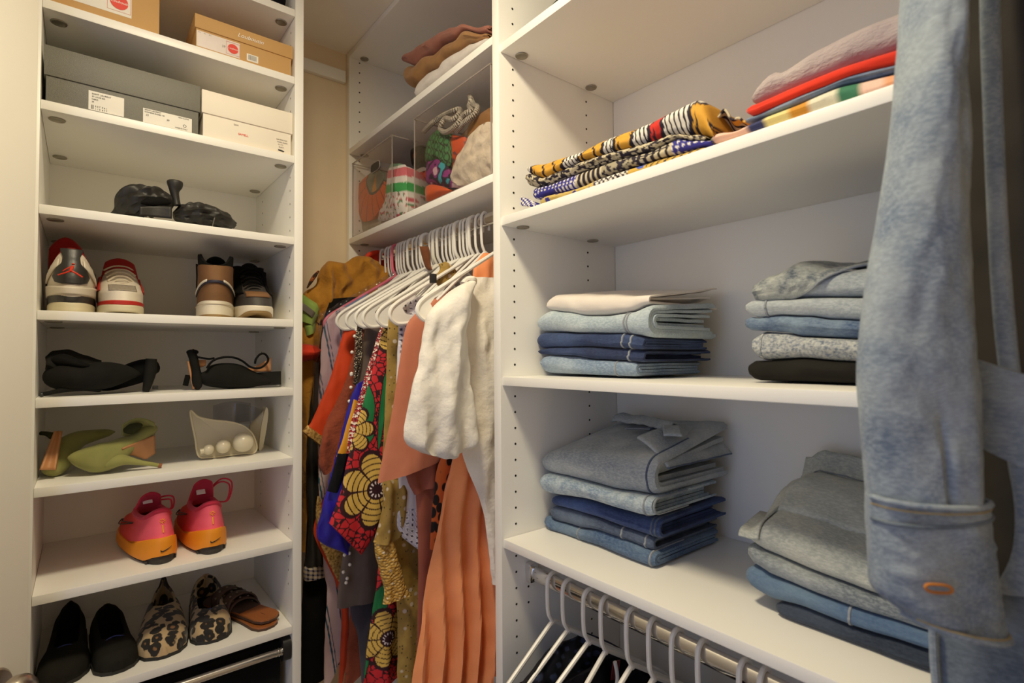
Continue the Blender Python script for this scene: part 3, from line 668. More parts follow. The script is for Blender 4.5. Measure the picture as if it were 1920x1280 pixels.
def P2(p, Y): return Vector((p[1], Y, p[2])) if p[0] == 'w' else onY(p[0], p[1], Y)
def rs(pts, n):
    d = [0]
    for a, b in zip(pts, pts[1:]): d.append(d[-1] + (b - a).length)
    out = []; j = 0
    for i in range(n + 1):
        t = d[-1] * i / n
        while j < len(d) - 2 and d[j + 1] < t: j += 1
        out.append(pts[j].lerp(pts[j + 1], clamp((t - d[j]) / max(1e-9, d[j + 1] - d[j]))))
    return out
def drape(Y, left, right, th=.016, amp=.004, freq=120, nr=60, ns=26, seed=0, grow=1., pw=2.4, wr=.002, low=None, sway=.0):
    """hanging cloth as a closed, flattened, rippled tube; left/right = its two side outlines"""
    L = rs(catmull([P2(p, Y) for p in left], 6), nr); Rr = rs(catmull([P2(p, Y) for p in right], 6), nr); mb = MB(); rings = []
    for i in range(nr + 1):
        t = i / nr; a, b = L[i], Rr[i]; ring = []
        open_ = min(1, .35 + 4 * t)
        for k in range(2 * ns):
            s = k / ns if k < ns else (2 * ns - k) / ns; sg = -1 if k < ns else 1
            p = a.lerp(b, s); prof = max(0, 1 - abs(2 * s - 1) ** pw) ** (1 / 2.)
            g = lerp(1, t, clamp(grow)) if grow <= 1 else t ** grow
            rip = amp * g * math.sin(freq * (p.x - a.x * .35) + seed * 1.3 + 2.2 * nz(p.z * 4, seed)) + wr * (nz(p.x * 48 + seed, p.z * 9, sg * 2.) + .5 * nz(p.x * 30 - p.z * 26, p.z * 12 + seed, sg)) * 2
            y = Y + sway * t + sg * th * open_ * prof * (1 + .25 * nz(p.z * 6, seed, sg)) + rip * (.35 + .65 * prof)
            ring.append(Vector((p.x + wr * .8 * nz(p.z * 30, seed + 7, s * 3), y, p.z + (wr * nz(p.x * 50, seed) if t > .97 else 0))))
        rings.append(ring)
    return mb.loft(rings)
GC = 'clothes hanging on the upper rod'
WHT = fabric('white_linen', '#f1ece2', '#e0dad2', weave=800, bump=.55, wr=.55)
# -- white blouse next to the divider
b = thing('blouse', 'white puff-sleeved linen blouse hanging right beside the divider', 'blouse', (.70, .905, Z(-.48)), group=GC)
obj('bodice', drape(.915, [(884, 520), (872, 560), (866, 640), (866, 760), (868, 850), (885, 900), (905, 960), (915, 1030), (922, 1095)], [('w', .70, Z(.17)), ('w', .86, Z(.10)), ('w', .89, Z(-.1)), ('w', .88, Z(-.30)), ('w', .86, Z(-.485))], .024, .011, 75, 70, 40, 3, wr=.005), WHT, b, world=True)
obj('sleeve', drape(.885, [(884, 526), (845, 545), (806, 588), (793, 640), (778, 700), (766, 760), (757, 800), (763, 832), (785, 846)], [(892, 532), (882, 565), (874, 620), (880, 700), (888, 780), (890, 830), (842, 860)], .028, .010, 95, 70, 30, 5, grow=.5, wr=.006), WHT, b, world=True)
col = [onY(u, v, .912) + Vector((0, .004 * math.sin(i * 2.4), .003 * math.sin(i * 1.9))) for i, (u, v) in enumerate([(868, 532), (876, 526), (884, 521), (892, 524), (900, 529), (908, 532), (916, 535), (924, 537), (932, 539), (942, 542)])]
obj('collar', MB().tube(catmull(col, 4), .0075, 8, flat=.8), WHT, b, world=True)
# -- orange maxi dress
ORG = fabric('orange_chiffon', '#f29c68', '#e98f5b', weave=900, bump=.2, rough=.7)
b = thing('dress', 'long bright orange pleated dress behind the white blouse', 'dress', (.70, .965, Z(-.70)), group=GC)
obj('skirt', drape(.962, [(876, 600), (870, 700), (852, 850), (832, 930), (806, 1060), (787, 1180), (770, 1290), (762, 1340)], [('w', .80, Z(.02)), ('w', .84, Z(-.2)), ('w', .88, Z(-.45)), ('w', .90, Z(-.70))], .022, .017, 150, 70, 64, 8, wr=.0025), ORG, b, world=True)
obj('bodice', drape(.962, [(906, 474), (893, 492), (887, 512), (884, 560), (878, 600)], [(940, 478), (950, 500), (950, 560), (950, 610)], .014, .004, 190, 30, 30, 9, wr=.002), ORG, b, world=True)
# -- terracotta tunic
TER = fabric('terracotta_crepe', '#c67c60', '#bc7258', weave=1200, bump=.1, rough=.65)
TERD = fabric('terracotta_lining', '#9c5645', '#8d4b3b', weave=1200, bump=.1, rough=.65)
b = thing('tunic', 'dusty terracotta tunic with flared hem beside the orange dress', 'tunic', (.65, 1.0, Z(-.28)), group=GC)
obj('front_panel', drape(.992, [(850, 541), (806, 566), (777, 590), (760, 617), (746, 700), (734, 780), (723, 830), (708, 906)], [('w', .655, Z(.140)), ('w', .70, Z(.0)), ('w', .70, Z(-.14)), (822, 866)], .010, .003, 60, 50, 30, 11, wr=.001), TER, b, world=True)
obj('back_panel', drape(1.004, [(812, 566), (790, 604), (770, 640), (790, 800), (760, 880), (776, 927)], [('w', .70, Z(.125)), ('w', .80, Z(.0)), ('w', .76, Z(-.18)), (826, 905)], .008, .006, 130, 40, 30, 12, wr=.002), TERD, b, world=True)
obj('trouser_leg', drape(1.015, [(778, 880), (780, 940), (783, 1000), (784, 1080), (780, 1290)], [('w', .62, Z(-.2)), ('w', .66, Z(-.4)), ('w', .68, Z(-.68))], .012, .004, 90, 40, 20, 13), TERD, b, world=True)
# -- black dress with orange leopard spots (sliver between the tunic and the orange dress)
t = NT('orange_spot_print'); v = t.n('ShaderNodeTexVoronoi', {'Vector': t.coord((1, 1, .7)), 'Scale': 55}); t.set(Base_Color=t.ramp(v.outputs['Distance'], [(.42, sRGB('#15100f')), (.5, sRGB('#c8642c'))]), Roughness=.8)
one('dress', drape(.982, [(852, 800), (822, 870), (814, 920), (808, 990), (806, 1030)], [('w', .66, Z(-.15)), ('w', .67, Z(-.3)), ('w', .67, Z(-.45))], .006, .002, 60, 30, 16, 14), t.mat, 'black dress with orange leopard spots, a sliver beside the orange dress', 'dress', GC)
# -- white eyelet blouse
EYE = printed('eyelet_print')
o = one('blouse', drape(1.048, [(758, 560), (750, 580), (746, 640), (743, 720), (744, 820), (748, 920), (744, 980), (752, 1004), (784, 1030)], [('w', .70, Z(.16)), ('w', .74, Z(.0)), ('w', .74, Z(-.2)), ('w', .64, Z(-.36)), (800, 1015)], .012, .004, 70, 190, 60, 15), EYE, 'white eyelet lace blouse with scalloped hem behind the terracotta tunic', 'blouse', GC)
def eyelet(co, i, o=o):
    p = co + o.location; q = onY(765, 1000, 1.048); q2 = onY(752, 610, 1.048)
    if (p - q).length < .055 or (abs(p.z - q2.z) < .06):
        a = (p.x * 85) % 1 - .5; bq = (p.z * 85 + (.5 if int(p.x * 85) % 2 else 0)) % 1 - .5; d = math.hypot(a, bq)
        if d < .22: return sRGB('#3b3550')
        if d < .36: return sRGB('#fbfaff')
        return sRGB('#d9d6e4')
    return sRGB('#e6e2ea')
paint(o, eyelet)
# -- golden floral dress
t = NT('mustard_floral'); co = t.coord(); base = t.ramp(t.noise(22, 3, co), [(.35, sRGB('#8d7135')), (.65, sRGB('#aa8c48'))])
v = t.n('ShaderNodeTexVoronoi', {'Vector': co, 'Scale': 46}); f1 = t.ramp(v.outputs['Distance'], [(.16, (1, 1, 1)), (.26, (0, 0, 0))])
v2 = t.n('ShaderNodeTexVoronoi', {'Vector': t.coord((1.3, 1, 1)), 'Scale': 90}); f2 = t.ramp(v2.outputs['Distance'], [(.14, (1, 1, 1)), (.22, (0, 0, 0))])
c = t.mix(f2, base, sRGB('#4d4128')); c = t.mix(f1, c, sRGB('#c9b9a6')); t.set(Base_Color=c, Roughness=.85); t.bump(t.noise(90, 3, co), .35, .003); MUS = t.mat
t = NT('smocked_mustard'); co = t.coord(); v = t.n('ShaderNodeTexVoronoi', {'Vector': t.coord((1, 1, 1.4)), 'Scale': 130})
c = t.ramp(v.outputs['Distance'], [(.1, sRGB('#d9bd7a')), (.5, sRGB('#b78d3f'))]); v2 = t.n('ShaderNodeTexVoronoi', {'Vector': co, 'Scale': 60}); c = t.mix(t.ramp(v2.outputs['Distance'], [(.12, (1, 1, 1)), (.2, (0, 0, 0))]), c, sRGB('#d8cfc0'))
t.set(Base_Color=c, Roughness=.85); t.bump(v.outputs['Distance'], .9, .004); SMO = t.mat
b = thing('dress', 'mustard floral dress with a smocked sleeve cuff', 'dress', (.65, 1.09, Z(-.72)), group=GC)
obj('skirt', drape(1.092, [(738, 566), (728, 602), (724, 700), (720, 800), (716, 900), (728, 1000), (742, 1100), (746, 1200), (744, 1300)], [('w', .60, Z(.125)), ('w', .70, Z(.0)), ('w', .72, Z(-.3)), ('w', .74, Z(-.72))], .014, .005, 120, 70, 34, 17), MUS, b, world=True)
obj('sleeve', drape(1.060, [(724, 900), (716, 960), (706, 1005), (702, 1018)], [(768, 900), (762, 960), (752, 1000), (738, 1014)], .018, .007, 190, 30, 26, 18, grow=.3), MUS, b, world=True)
obj('cuff', drape(1.060, [(700, 1014), (706, 1045), (714, 1080), (720, 1112), (718, 1132)], [(737, 1010), (747, 1050), (757, 1085), (764, 1104), (770, 1112)], .014, .002, 260, 30, 22, 19, wr=.003), SMO, b, world=True)
# -- red wax-print dress with yellow flowers and green leaves
AN = printed('red_flower_wax_print', .7, .1)
A_R = sRGB('#cc2a33'); A_K = sRGB('#33141c'); A_Y = sRGB('#dfb95c'); A_G = sRGB('#1f7d46'); A_GD = sRGB('#1d5a3e'); A_W = sRGB('#f3e6ea')
def fl(u, v, Y, r): p = onY(u, v, Y); return (p.x, p.z, r)
rc = random.Random(9)
CELLS = [(rc.uniform(.36, .80), rc.uniform(Z(-.75), Z(.2))) for _ in range(2600)]
CG = {}
for cx_, cz_ in CELLS: CG.setdefault((int(cx_ / .02), int(cz_ / .02)), []).append((cx_, cz_))
def wax(p, flowers, leaves):
    x, z = p.x, p.z
    for fx, fz, r in flowers:
        dx, dz = x - fx, z - fz; d = math.hypot(dx, dz) / r
        if d < 1.25:
            a = math.atan2(dz, dx); k = abs(math.cos(a * 3.5)); lim = .62 + .40 * k ** .6
            if d < .24:
                pd = ((a / (2 * PI) * 12) % 1) - .5
                return A_W if (.15 < d < .23 and abs(pd) < .2) else A_K
            if d < .30: return A_K
            if d < lim:
                if k < .17: return A_K
                if abs(((d * 6.2) % 1) - .5) < .10: return A_K
                return A_Y
            if d < lim + .13: return A_K
    for (x0, z0), (x1, z1), wd in leaves:
        L2 = (x1 - x0) ** 2 + (z1 - z0) ** 2; t = ((x - x0) * (x1 - x0) + (z - z0) * (z1 - z0)) / L2
        if -.05 < t < 1.05:
            px, pz = x0 + t * (x1 - x0), z0 + t * (z1 - z0); d = math.hypot(x - px, z - pz); w_ = wd * math.sin(PI * clamp(t)) ** .7
            if d < w_: return A_G if (x - px) > -.2 * w_ else mulcol(A_G, .8)
            if d < w_ + .0022: return A_K
    m1 = m2 = 9.; gx, gz = int(x / .02), int(z / .02)
    for ix in (-1, 0, 1):
        for iz in (-1, 0, 1):
            for cx_, cz_ in CG.get((gx + ix, gz + iz), ()):
                d = math.hypot(x - cx_, z - cz_)
                if d < m1: m2 = m1; m1 = d
                elif d < m2: m2 = d
    return A_K if m2 - m1 < .0019 else A_R
YA = 1.125
def lf(a, b, w, Y=YA):
    p, q = onY(*a, Y), onY(*b, Y); return ((p.x, p.z), (q.x, q.z), w)
FLW = [fl(703, 915, YA, .078), fl(731, 607, YA, .060), fl(655, 806, YA, .050), fl(706, 868, YA, .001), fl(752, 1010, YA, .05)]
LEV = [lf((678, 705), (692, 800), .017), lf((708, 655), (672, 735), .0045), lf((719, 700), (706, 842), .006), lf((696, 800), (680, 835), .010)]
b = thing('dress', 'red wax print dress with large yellow flowers and green leaves', 'dress', (.60, YA, Z(-.72)), group=GC)
o = obj('bodice', drape(YA, [(737, 572), (722, 604), (702, 680), (682, 750), (664, 815), (650, 865), (640, 915), (617, 980)], [('w', .60, Z(.12)), ('w', .64, Z(-.0)), ('w', .62, Z(-.15)), (742, 905), (722, 965), (700, 1005), (678, 1040)], .012, .003, 55, 330, 130, 21, wr=.001), AN, b, world=True)
paint(o, lambda co, i: wax(co + b.location, FLW, LEV))
FL2 = [fl(722, 1190, YA + .01, .060), fl(700, 1330, YA, .05)]; LV2 = [lf((722, 1095), (705, 1165), .016), lf((690, 1180), (722, 1200), .006), lf((690, 1215), (680, 1290), .010)]
o = obj('skirt', drape(YA + .010, [(712, 1000), (708, 1080), (698, 1150), (690, 1210), (680, 1300)], [('w', .66, Z(-.34)), ('w', .66, Z(-.5)), ('w', .66, Z(-.73))], .014, .010, 90, 150, 80, 22), AN, b, world=True)
paint(o, lambda co, i: wax(co + b.location, FL2, LV2))
# -- red sequinned kurta (sliver)
t = NT('red_sequins'); v = t.n('ShaderNodeTexVoronoi', {'Vector': t.coord(), 'Scale': 210}); f1 = t.ramp(v.outputs['Color'], [(.62, (0, 0, 0)), (.72, (1, 1, 1))])
t.set(Base_Color=t.mix(f1, t.ramp(v.outputs['Distance'], [(.2, sRGB('#c01d20')), (.6, sRGB('#6a0e12'))]), sRGB('#f0d8c8')), Roughness=.35); t.bump(v.outputs['Distance'], .8, .002)
one('kurta', drape(1.165, [(724, 585), (705, 640), (686, 700), (668, 760), (656, 800), (650, 850)], [('w', .64, Z(.12)), ('w', .62, Z(-.1)), ('w', .60, Z(-.25))], .010, .002, 40, 40, 20, 23), t.mat, 'red sequinned kurta, a glittering strip left of the flower dress', 'kurta', GC)
# -- royal blue satin dress with yellow panel and black band
BLU = fabric('royal_blue_satin', '#2a1fa0', '#20177e', weave=500, bump=.35, rough=.35, wr=.5)
b = thing('dress', 'royal blue satin dress with a gathered cuff and black band', 'dress', (.50, 1.19, Z(-.40)), group=GC)
obj('sleeve', drape(1.19, [(668, 720), (650, 770), (636, 830), (620, 890), (606, 945), (592, 1000), (608, 1020), (646, 1036)], [('w', .60, Z(-.02)), ('w', .57, Z(-.2)), ('w', .53, Z(-.3)), (668, 985), (662, 1010), (652, 1034)], .014, .004, 160, 60, 30, 25, wr=.004), BLU, b, world=True)
obj('yellow_panel', drape(1.172, [(663, 748), (652, 790), (640, 830), (631, 856)], [(672, 752), (662, 800), (652, 845), (646, 860)], .004, .001, 30, 24, 10, 26), fabric('golden_satin', '#e0a02c', '#c98a22', rough=.5), b, world=True)
obj('black_band', drape(1.170, [(632, 850), (624, 885), (613, 920)], [(652, 850), (644, 885), (632, 924)], .004, .001, 30, 20, 10, 27), fabric('black_satin_band', '#1b1b1e', '#141416'), b, world=True)
# -- grey dress with pearls
GRY = fabric('taupe_grey_cloth', '#75675f', '#675a55', weave=900, bump=.2)
b = thing('dress', 'taupe grey dress with pearl buttons and a layered hem', 'dress', (.55, 1.24, Z(-.72)), group=GC)
obj('bodice', drape(1.235, [(694, 572), (688, 596), (680, 640), (668, 710), (656, 800), (648, 900), (644, 1000), (640, 1060), (634, 1100), (632, 1140)], [('w', .59, Z(.115)), ('w', .62, Z(-.1)), ('w', .60, Z(-.35)), (706, 1090), (706, 1124)], .012, .003, 80, 60, 30, 29), GRY, b, world=True)
obj('underskirt', drape(1.245, [(654, 1120), (660, 1160), (672, 1200), (680, 1300)], [(705, 1110), (700, 1160), (700, 1200), (705, 1300)], .010, .003, 90, 30, 20, 30), fabric('slate_lining', '#4a4650', '#3c3942'), b, world=True)
PE = plain('pearl', (.82, .78, .72), .2, spec=.8)
for k, (u, v) in enumerate([(668, 618), (672, 602), (665, 630), (660, 660), (670, 680), (659, 702), (658, 726), (655, 752), (646, 1040), (655, 1037), (656, 1058), (644, 1072), (651, 1084), (649, 1092), (659, 700), (673, 590)]):
    obj('pearl', MB().ball(onY(u, v, 1.217), .0042, 10, 6), PE, b, world=True)
# -- silver beaded trim hanging at the grey dress' neck
t = NT('silver_beads'); v = t.n('ShaderNodeTexVoronoi', {'Vector': t.coord(), 'Scale': 260}); t.set(Base_Color=t.ramp(v.outputs['Distance'], [(.2, sRGB('#b9ad9a')), (.6, sRGB('#4f453c'))]), Roughness=.35, Metallic=.5); t.bump(v.outputs['Distance'], 1., .003)
obj('beaded_trim', drape(1.214, [(673, 585), (668, 620), (664, 660), (664, 690), (662, 720)], [(682, 585), (680, 640), (678, 680), (672, 700), (668, 722)], .005, .002, 200, 30, 12, 31, wr=.003), t.mat, b, world=True)
# -- crinkled rust kurta
RST = fabric('crinkled_rust_cotton', '#96482f', '#7d3a26', weave=500, bump=.7, wr=.9)
b = thing('kurta', 'crinkled rust brown kurta with a gathered sleeve', 'kurta', (.52, 1.29, Z(-.72)), group=GC)
obj('sleeve', drape(1.28, [(690, 575), (668, 640), (652, 700), (630, 755), (608, 800), (600, 840), (597, 868), (606, 890)], [('w', .60, Z(.13)), ('w', .59, Z(0)), ('w', .56, Z(-.12)), (660, 800), (650, 850), (636, 872)], .014, .004, 150, 60, 26, 33, wr=.004), RST, b, world=True)
obj('skirt', drape(1.30, [(662, 1000), (660, 1100), (654, 1180), (644, 1300)], [('w', .62, Z(-.36)), ('w', .60, Z(-.5)), ('w', .60, Z(-.74))], .014, .005, 110, 40, 24, 34, wr=.003), RST, b, world=True)
# -- orange kurta with golden hem
OK_ = fabric('vivid_orange_silk', '#d8471b', '#c63f17', weave=900, bump=.12, rough=.6)
t = NT('gold_brocade'); v = t.noise(160, 4); t.set(Base_Color=t.ramp(v, [(.35, sRGB('#7a5526')), (.62, sRGB('#d0a860'))]), Roughness=.45, Metallic=.3); t.bump(v, .6, .002); GLD = t.mat
b = thing('kurta', 'vivid orange kurta with a golden brocade sleeve hem', 'kurta', (.50, 1.335, Z(-.72)), group=GC)
obj('sleeve', drape(1.335, [(654, 582), (644, 620), (622, 700), (602, 750), (584, 790), (577, 800)], [('w', .57, Z(.11)), ('w', .54, Z(-.05)), (640, 770), (622, 815), (612, 826)], .010, .002, 40, 50, 20, 35), OK_, b, world=True)
obj('brocade_hem', drape(1.334, [(577, 796), (567, 808)], [(613, 824), (606, 840)], .012, .001, 40, 8, 20, 36), GLD, b, world=True)
obj('skirt', drape(1.345, [(632, 850), (612, 920), (596, 960), (588, 1000), (605, 1040), (632, 1100), (640, 1160), (634, 1300)], [('w', .54, Z(-.22)), ('w', .54, Z(-.4)), ('w', .54, Z(-.74))], .010, .003, 60, 50, 20, 37), OK_, b, world=True)
obj('brocade_side', drape(1.325, [(595, 930), (592, 960), (598, 1010), (612, 1045), (634, 1090)], [(600, 930), (610, 980), (640, 1020), (650, 1050), (645, 1090)], .004, .001, 40, 20, 10, 38), GLD, b, world=True)
# -- striped dress in a clear garment bag
STP = printed('pink_teal_stripe')
b = thing('dress', 'pale pink dress with teal stripes inside a clear garment bag', 'dress', (.52, 1.385, Z(-.72)), group=GC)
o = obj('gown', drape(1.385, [(640, 575), (612, 600), (603, 640), (600, 700), (596, 760), (597, 900), (606, 1060), (613, 1110), (608, 1200), (607, 1300)], [('w', .62, Z(.13)), ('w', .60, Z(-.2)), ('w', .58, Z(-.45)), ('w', .56, Z(-.74))], .010, .004, 70, 150, 60, 40), STP, b, world=True)
def tealst(co, i):
    p = co + b.location; s = (p.x * 1.0 + (p.z - ZC) * .16) * 26
    f = s % 1
    return sRGB('#2a6276') if f < .10 or .22 < f < .27 else sRGB('#e6cbcb')
paint(o, tealst)
BAGM = clear('clear_garment_plastic', (.90, .89, .93))
def gb(a, b_):
    z = lerp(0, -.34, b_); x = lerp(.468, .69, a); top = .112 + (x - .468) * .62
    return Vector((x, 1.360 + .006 * nz(a * 14, b_ * 9) + .004 * math.sin(a * 30 + b_ * 6), Z(top + z * (1 if a > .02 else 1)) + .004 * nz(a * 10, 4)))
obj('garment_bag', MB().grid(gb, 40, 30), BAGM, b, world=True, solid=.0006)
obj('garment_bag', MB().grid(lambda a, c: Vector((.468 - .004 * nz(c * 8), lerp(1.36, 1.41, a), Z(lerp(.112, -.22, c)))), 6, 20), BAGM, b, world=True, solid=.0006)
# -- blue shirt collar peeking in the bag
one('shirt', drape(1.405, [(645, 575), (634, 590), (630, 605)], [('w', .62, Z(.18)), ('w', .60, Z(.10)), ('w', .58, Z(.07))], .008, .002, 40, 16, 16, 41), fabric('pale_blue_cotton', '#7f8fb0', '#6f7f9e'), 'pale blue shirt shoulder behind the clear garment bag', 'shirt', GC)
# -- black coat with checked cuff
BLK = fabric('black_velvet', '#121110', '#0b0b0b', bump=.3)
b = thing('coat', 'long black coat with a cream checked cuff at the far end of the rod', 'coat', (.52, 1.45, Z(-.80)), group=GC)
obj('body', drape(1.45, [(620, 560), (606, 600), (600, 640), (590, 720), (580, 850), (575, 1000), (568, 1100), (562, 1300)], [('w', .66, Z(.18)), ('w', .68, Z(-.2)), ('w', .68, Z(-.78))], .014, .006, 90, 60, 26, 43), BLK, b, world=True)
LEA = plain('black_leather', (.02, .019, .018), .38, bump=.2, bscale=140)
obj('sleeve', drape(1.425, [(590, 700), (578, 800), (574, 900), (578, 1000), (572, 1062)], [(612, 700), (606, 800), (602, 900), (606, 1000), (610, 1050)], .018, .004, 120, 40, 22, 44, wr=.003), LEA, b, world=True)
PLD = printed('checked_flannel')
o = obj('cuff', drape(1.424, [(571, 1062), (569, 1072), (570, 1088)], [(612, 1050), (613, 1062), (615, 1074)], .020, .001, 40, 60, 60, 45, grow=1), PLD, b, world=True)
def plaid(co, i):
    p = co + b.location; a = (p.x * 90) % 1; c = ((p.z + .2 * p.x) * 90) % 1
    k = (a < .42) + (c < .42); return (sRGB('#c9b99a'), sRGB('#8d8594'), sRGB('#23223c'))[k]
paint(o, plaid)
# -- mustard work jacket with reflective bands
YEL = fabric('mustard_canvas', '#b9812b', '#9a6a22', weave=600, bump=.6, wr=.9)
LIM = fabric('lime_reflective_band', '#93b05a', '#84a04e', bump=.2); GRB = plain('grey_reflective_stripe', '#6f6a64', .4)
b = thing('work_jacket', 'mustard yellow work jacket with lime and grey reflective bands in the corner', 'jacket', (.55, 1.51, Z(-.5)), group=GC)
obj('shoulder', drape(1.50, [(705, 488), (690, 482), (668, 480), (650, 492), (634, 492), (614, 490), (600, 508), (590, 535), (576, 545), (566, 556), (560, 590)], [('w', .74, Z(.245)), ('w', .73, Z(.20)), ('w', .70, Z(.14)), ('w', .64, Z(.08)), (612, 610), (600, 612)], .034, .006, 70, 60, 44, 47, grow=.3, wr=.012), YEL, b, world=True)
obj('sleeve', drape(1.485, [(563, 585), (560, 620), (562, 700), (565, 900), (563, 1010), (560, 1030)], [(604, 596), (604, 640), (590, 700), (575, 800), (573, 900), (578, 1000), (570, 1030)], .030, .004, 90, 40, 24, 48, wr=.004), YEL, b, world=True)
obj('reflective_band', drape(1.466, [(562, 549), (560, 580), (562, 602)], [(600, 574), (596, 592), (588, 612)], .014, .001, 30, 16, 16, 49), LIM, b, world=True)
obj('reflective_stripe', drape(1.448, [(560, 562), (560, 576)], [(592, 586), (586, 596)], .003, .0, 30, 6, 10, 50), GRB, b, world=True)
obj('reflective_band', drape(1.468, [(570, 610), (574, 630)], [(592, 600), (590, 622)], .014, .001, 30, 8, 12, 51), LIM, b, world=True)
t = NT('tiger_patch'); t.set(Base_Color=t.ramp(t.noise(90, 3), [(.45, sRGB('#1c1612')), (.6, sRGB('#b3602a'))]), Roughness=.7)
obj('sleeve_patch', MB().tube([onY(u, v, 1.475) for u, v in ((576, 540), (583, 528), (590, 517), (597, 508))], [.004, .011, .013, .006], 8, flat=.4), t.mat, b, world=True)
# -- orange caps hung in the corner
CAPM = fabric('signal_orange_cloth', '#dd3a1c', '#c93316', bump=.15, rough=.6)
def cap(a, b_):
    u = lerp(560, 608, a); bot = lerp(678, 668, a) - 16 * sstep(.6, 1, a); top = 646 + 18 * a ** 3
    p = onY(u, lerp(top, bot, b_), 1.43 - .03 * math.sin(PI * b_)); return p
o = one('cap', MB().grid(cap, 20, 10), CAPM, 'bright orange cap visor sticking out beside the shoe tower', 'cap', GC, solid=.006)
b = thing('hood', 'bright orange hood bunched at the far end of the rod below the shelf', 'hood', (.74, 1.56, Z(.25)), group=GC)
obj('hood_shell', MB().ball((.745, 1.565, Z(.305)), (.060, .030, .035), 20, 12), CAPM, b, world=True)
obj('drawstring_rim', MB().tube([Vector((.72 + .05 * math.cos(a), 1.535, Z(.30) + .026 * math.sin(a))) for a in [2 * PI * k / 20 for k in range(20)]], .007, 8, closed=True), CAPM, b, world=True)
# -- small things on hangers: brown scrunchy strap, tan lace collar, hanger connector
one('ruffled_strap', drape(1.16, [(787, 462), (792, 480), (798, 500), (802, 506)], [(804, 462), (806, 480), (808, 500), (810, 506)], .008, .004, 300, 24, 12, 53, wr=.003), fabric('brown_ruffle', '#7c4a2c', '#653a22', wr=.8), 'brown ruffled strap looped over a white hanger hook', 'strap', GC)
one('lace_collar', drape(1.035, [(822, 495), (826, 505), (815, 522), (822, 535)], [(836, 490), (850, 500), (858, 512), (850, 520)], .008, .003, 260, 24, 16, 54, wr=.004), MUS, 'tan lace collar between the hanger arms', 'collar', GC)
# black clip joining two hangers
o = one('hanger_clip', MB().box(-.006, .006, -.006, .006, -.010, .010, .002).xf(Matrix.Translation(onY(812, 522, .985))), M_BLACKP, 'small black plastic clip on a white hanger arm', 'clip')
# ================================================================ clear acrylic bins with their contents
ACR = clear('clear_acrylic', (.955, .945, .95)); ACE = plain('acrylic_edge', (.34, .29, .27), .15, spec=.8)
t = NT('tinted_acrylic_edge'); t.set(Base_Color=(.55, .48, .44), Roughness=.12, Transmission_Weight=.5, Specular_IOR_Level=.8); ACE = t.mat  # bin edges get a slightly darker tint than the clear walls
def bin_(y0, y1, zt, label, x0=.6545):
    x1, z0 = .985, ZS['M2'] + .0006; w = .003
    b = thing('acrylic_bin', label, 'storage bin', ((x0 + x1) / 2, (y0 + y1) / 2, z0), group='acrylic bins on the hanging unit')
    for nm, a in (('front_wall', (x0, x0 + w, y0, y1, z0, zt)), ('back_wall', (x1 - w, x1, y0, y1, z0, zt)), ('end_wall', (x0 + w, x1 - w, y0, y0 + w, z0, zt)), ('end_wall', (x0 + w, x1 - w, y1 - w, y1, z0, zt)), ('base', (x0 + w, x1 - w, y0 + w, y1 - w, z0, z0 + .004))):
        obj(nm, MB().box(*a, .0004), ACR, b, world=True)
    r = .0022
    pts = [(x0, y0), (x1, y0), (x1, y1), (x0, y1)]
    obj('rim', MB().tube([(x, y, zt) for x, y in pts], r, 6, closed=True), ACE, b, world=True)
    for x, y in pts: obj('corner_edge', MB().tube([(x + (.001 if x == x0 else -.001), y + (.001 if y == y0 else -.001), z0 + .002), (x + (.001 if x == x0 else -.001), y + (.001 if y == y0 else -.001), zt)], .0017, 6), ACE, b, world=True)
    obj('bottom_edge', MB().tube([(x0 + .001, y0 + .002, z0 + .0025), (x0 + .001, y1 - .002, z0 + .0025)], .0022, 6), ACE, b, world=True)
    return b
BL = bin_(1.330, 1.606, Z(.611), 'clear acrylic bin with orange and striped clothes at the far end of the shelf')
BR_ = bin_(.8745, 1.205, Z(.611), 'clear acrylic bin with green and cream clothes next to the divider')
o = MB(); oc = onX(703, 313, .653)
pr_ = [(.0, .030 * math.cos(a) * (1 if abs(math.cos(a)) < .8 else 1.0), .0125 * math.sin(a)) for a in [2 * PI * k / 28 for k in range(28)]]
pr_ = [Vector((0, math.copysign(abs(math.cos(a)) ** .5, math.cos(a)) * .030, math.copysign(abs(math.sin(a)) ** .7, math.sin(a)) * .0125)) for a in [2 * PI * k / 28 for k in range(28)]]
obj('handle_slot', MB().poly([oc + p for p in pr_], (.004, 0, 0)), M_BLACKP, BL, world=True)
obj('handle_rim', MB().tube([oc + p * 1.06 for p in pr_], .0014, 6, closed=True), ACE, BL, world=True)
def pillow(outline, X, depth, bulge=.012, seed=0, amp=.004, fr=30, nr=14, n=5, rough_=1.):
    pts = catmull([onX(u, v, X) for u, v in outline], n, True); m = len(pts); c = sum(pts, Vector()) / m; mb = MB(); rings = []
    for i in range(nr + 1):
        r = max(.02, math.sin(PI / 2 * i / nr))
        ring = []
        for p in pts:
            q = c.lerp(p, r); q.x = X + bulge * r ** 3 + amp * nz(q.y * fr, q.z * fr, seed) * (1 - .4 * r); ring.append(q)
        rings.append(ring)
    for i in range(nr, -1, -1):
        r = max(.02, math.sin(PI / 2 * i / nr)); ring = []
        for p in pts:
            q = c.lerp(p, r * .96); q.x = X + bulge + depth * math.sqrt(max(0, 1 - r * r)) + amp * nz(q.y * fr, q.z * fr, seed + 5); ring.append(q)
        rings.append(ring)
    return mb.loft(rings)
g = 'clothes stuffed in the far acrylic bin'
def pil(name, label, cat, g, mat, outline, X, depth, fn=None, **k):
    o = one(name, pillow(outline, X, depth, **k), mat, label, cat, g, sharp=70)
    if fn: paint(o, lambda co, i: fn(co + o.location))
    return o
PB = printed('bin_clothes_print', .75, .45)
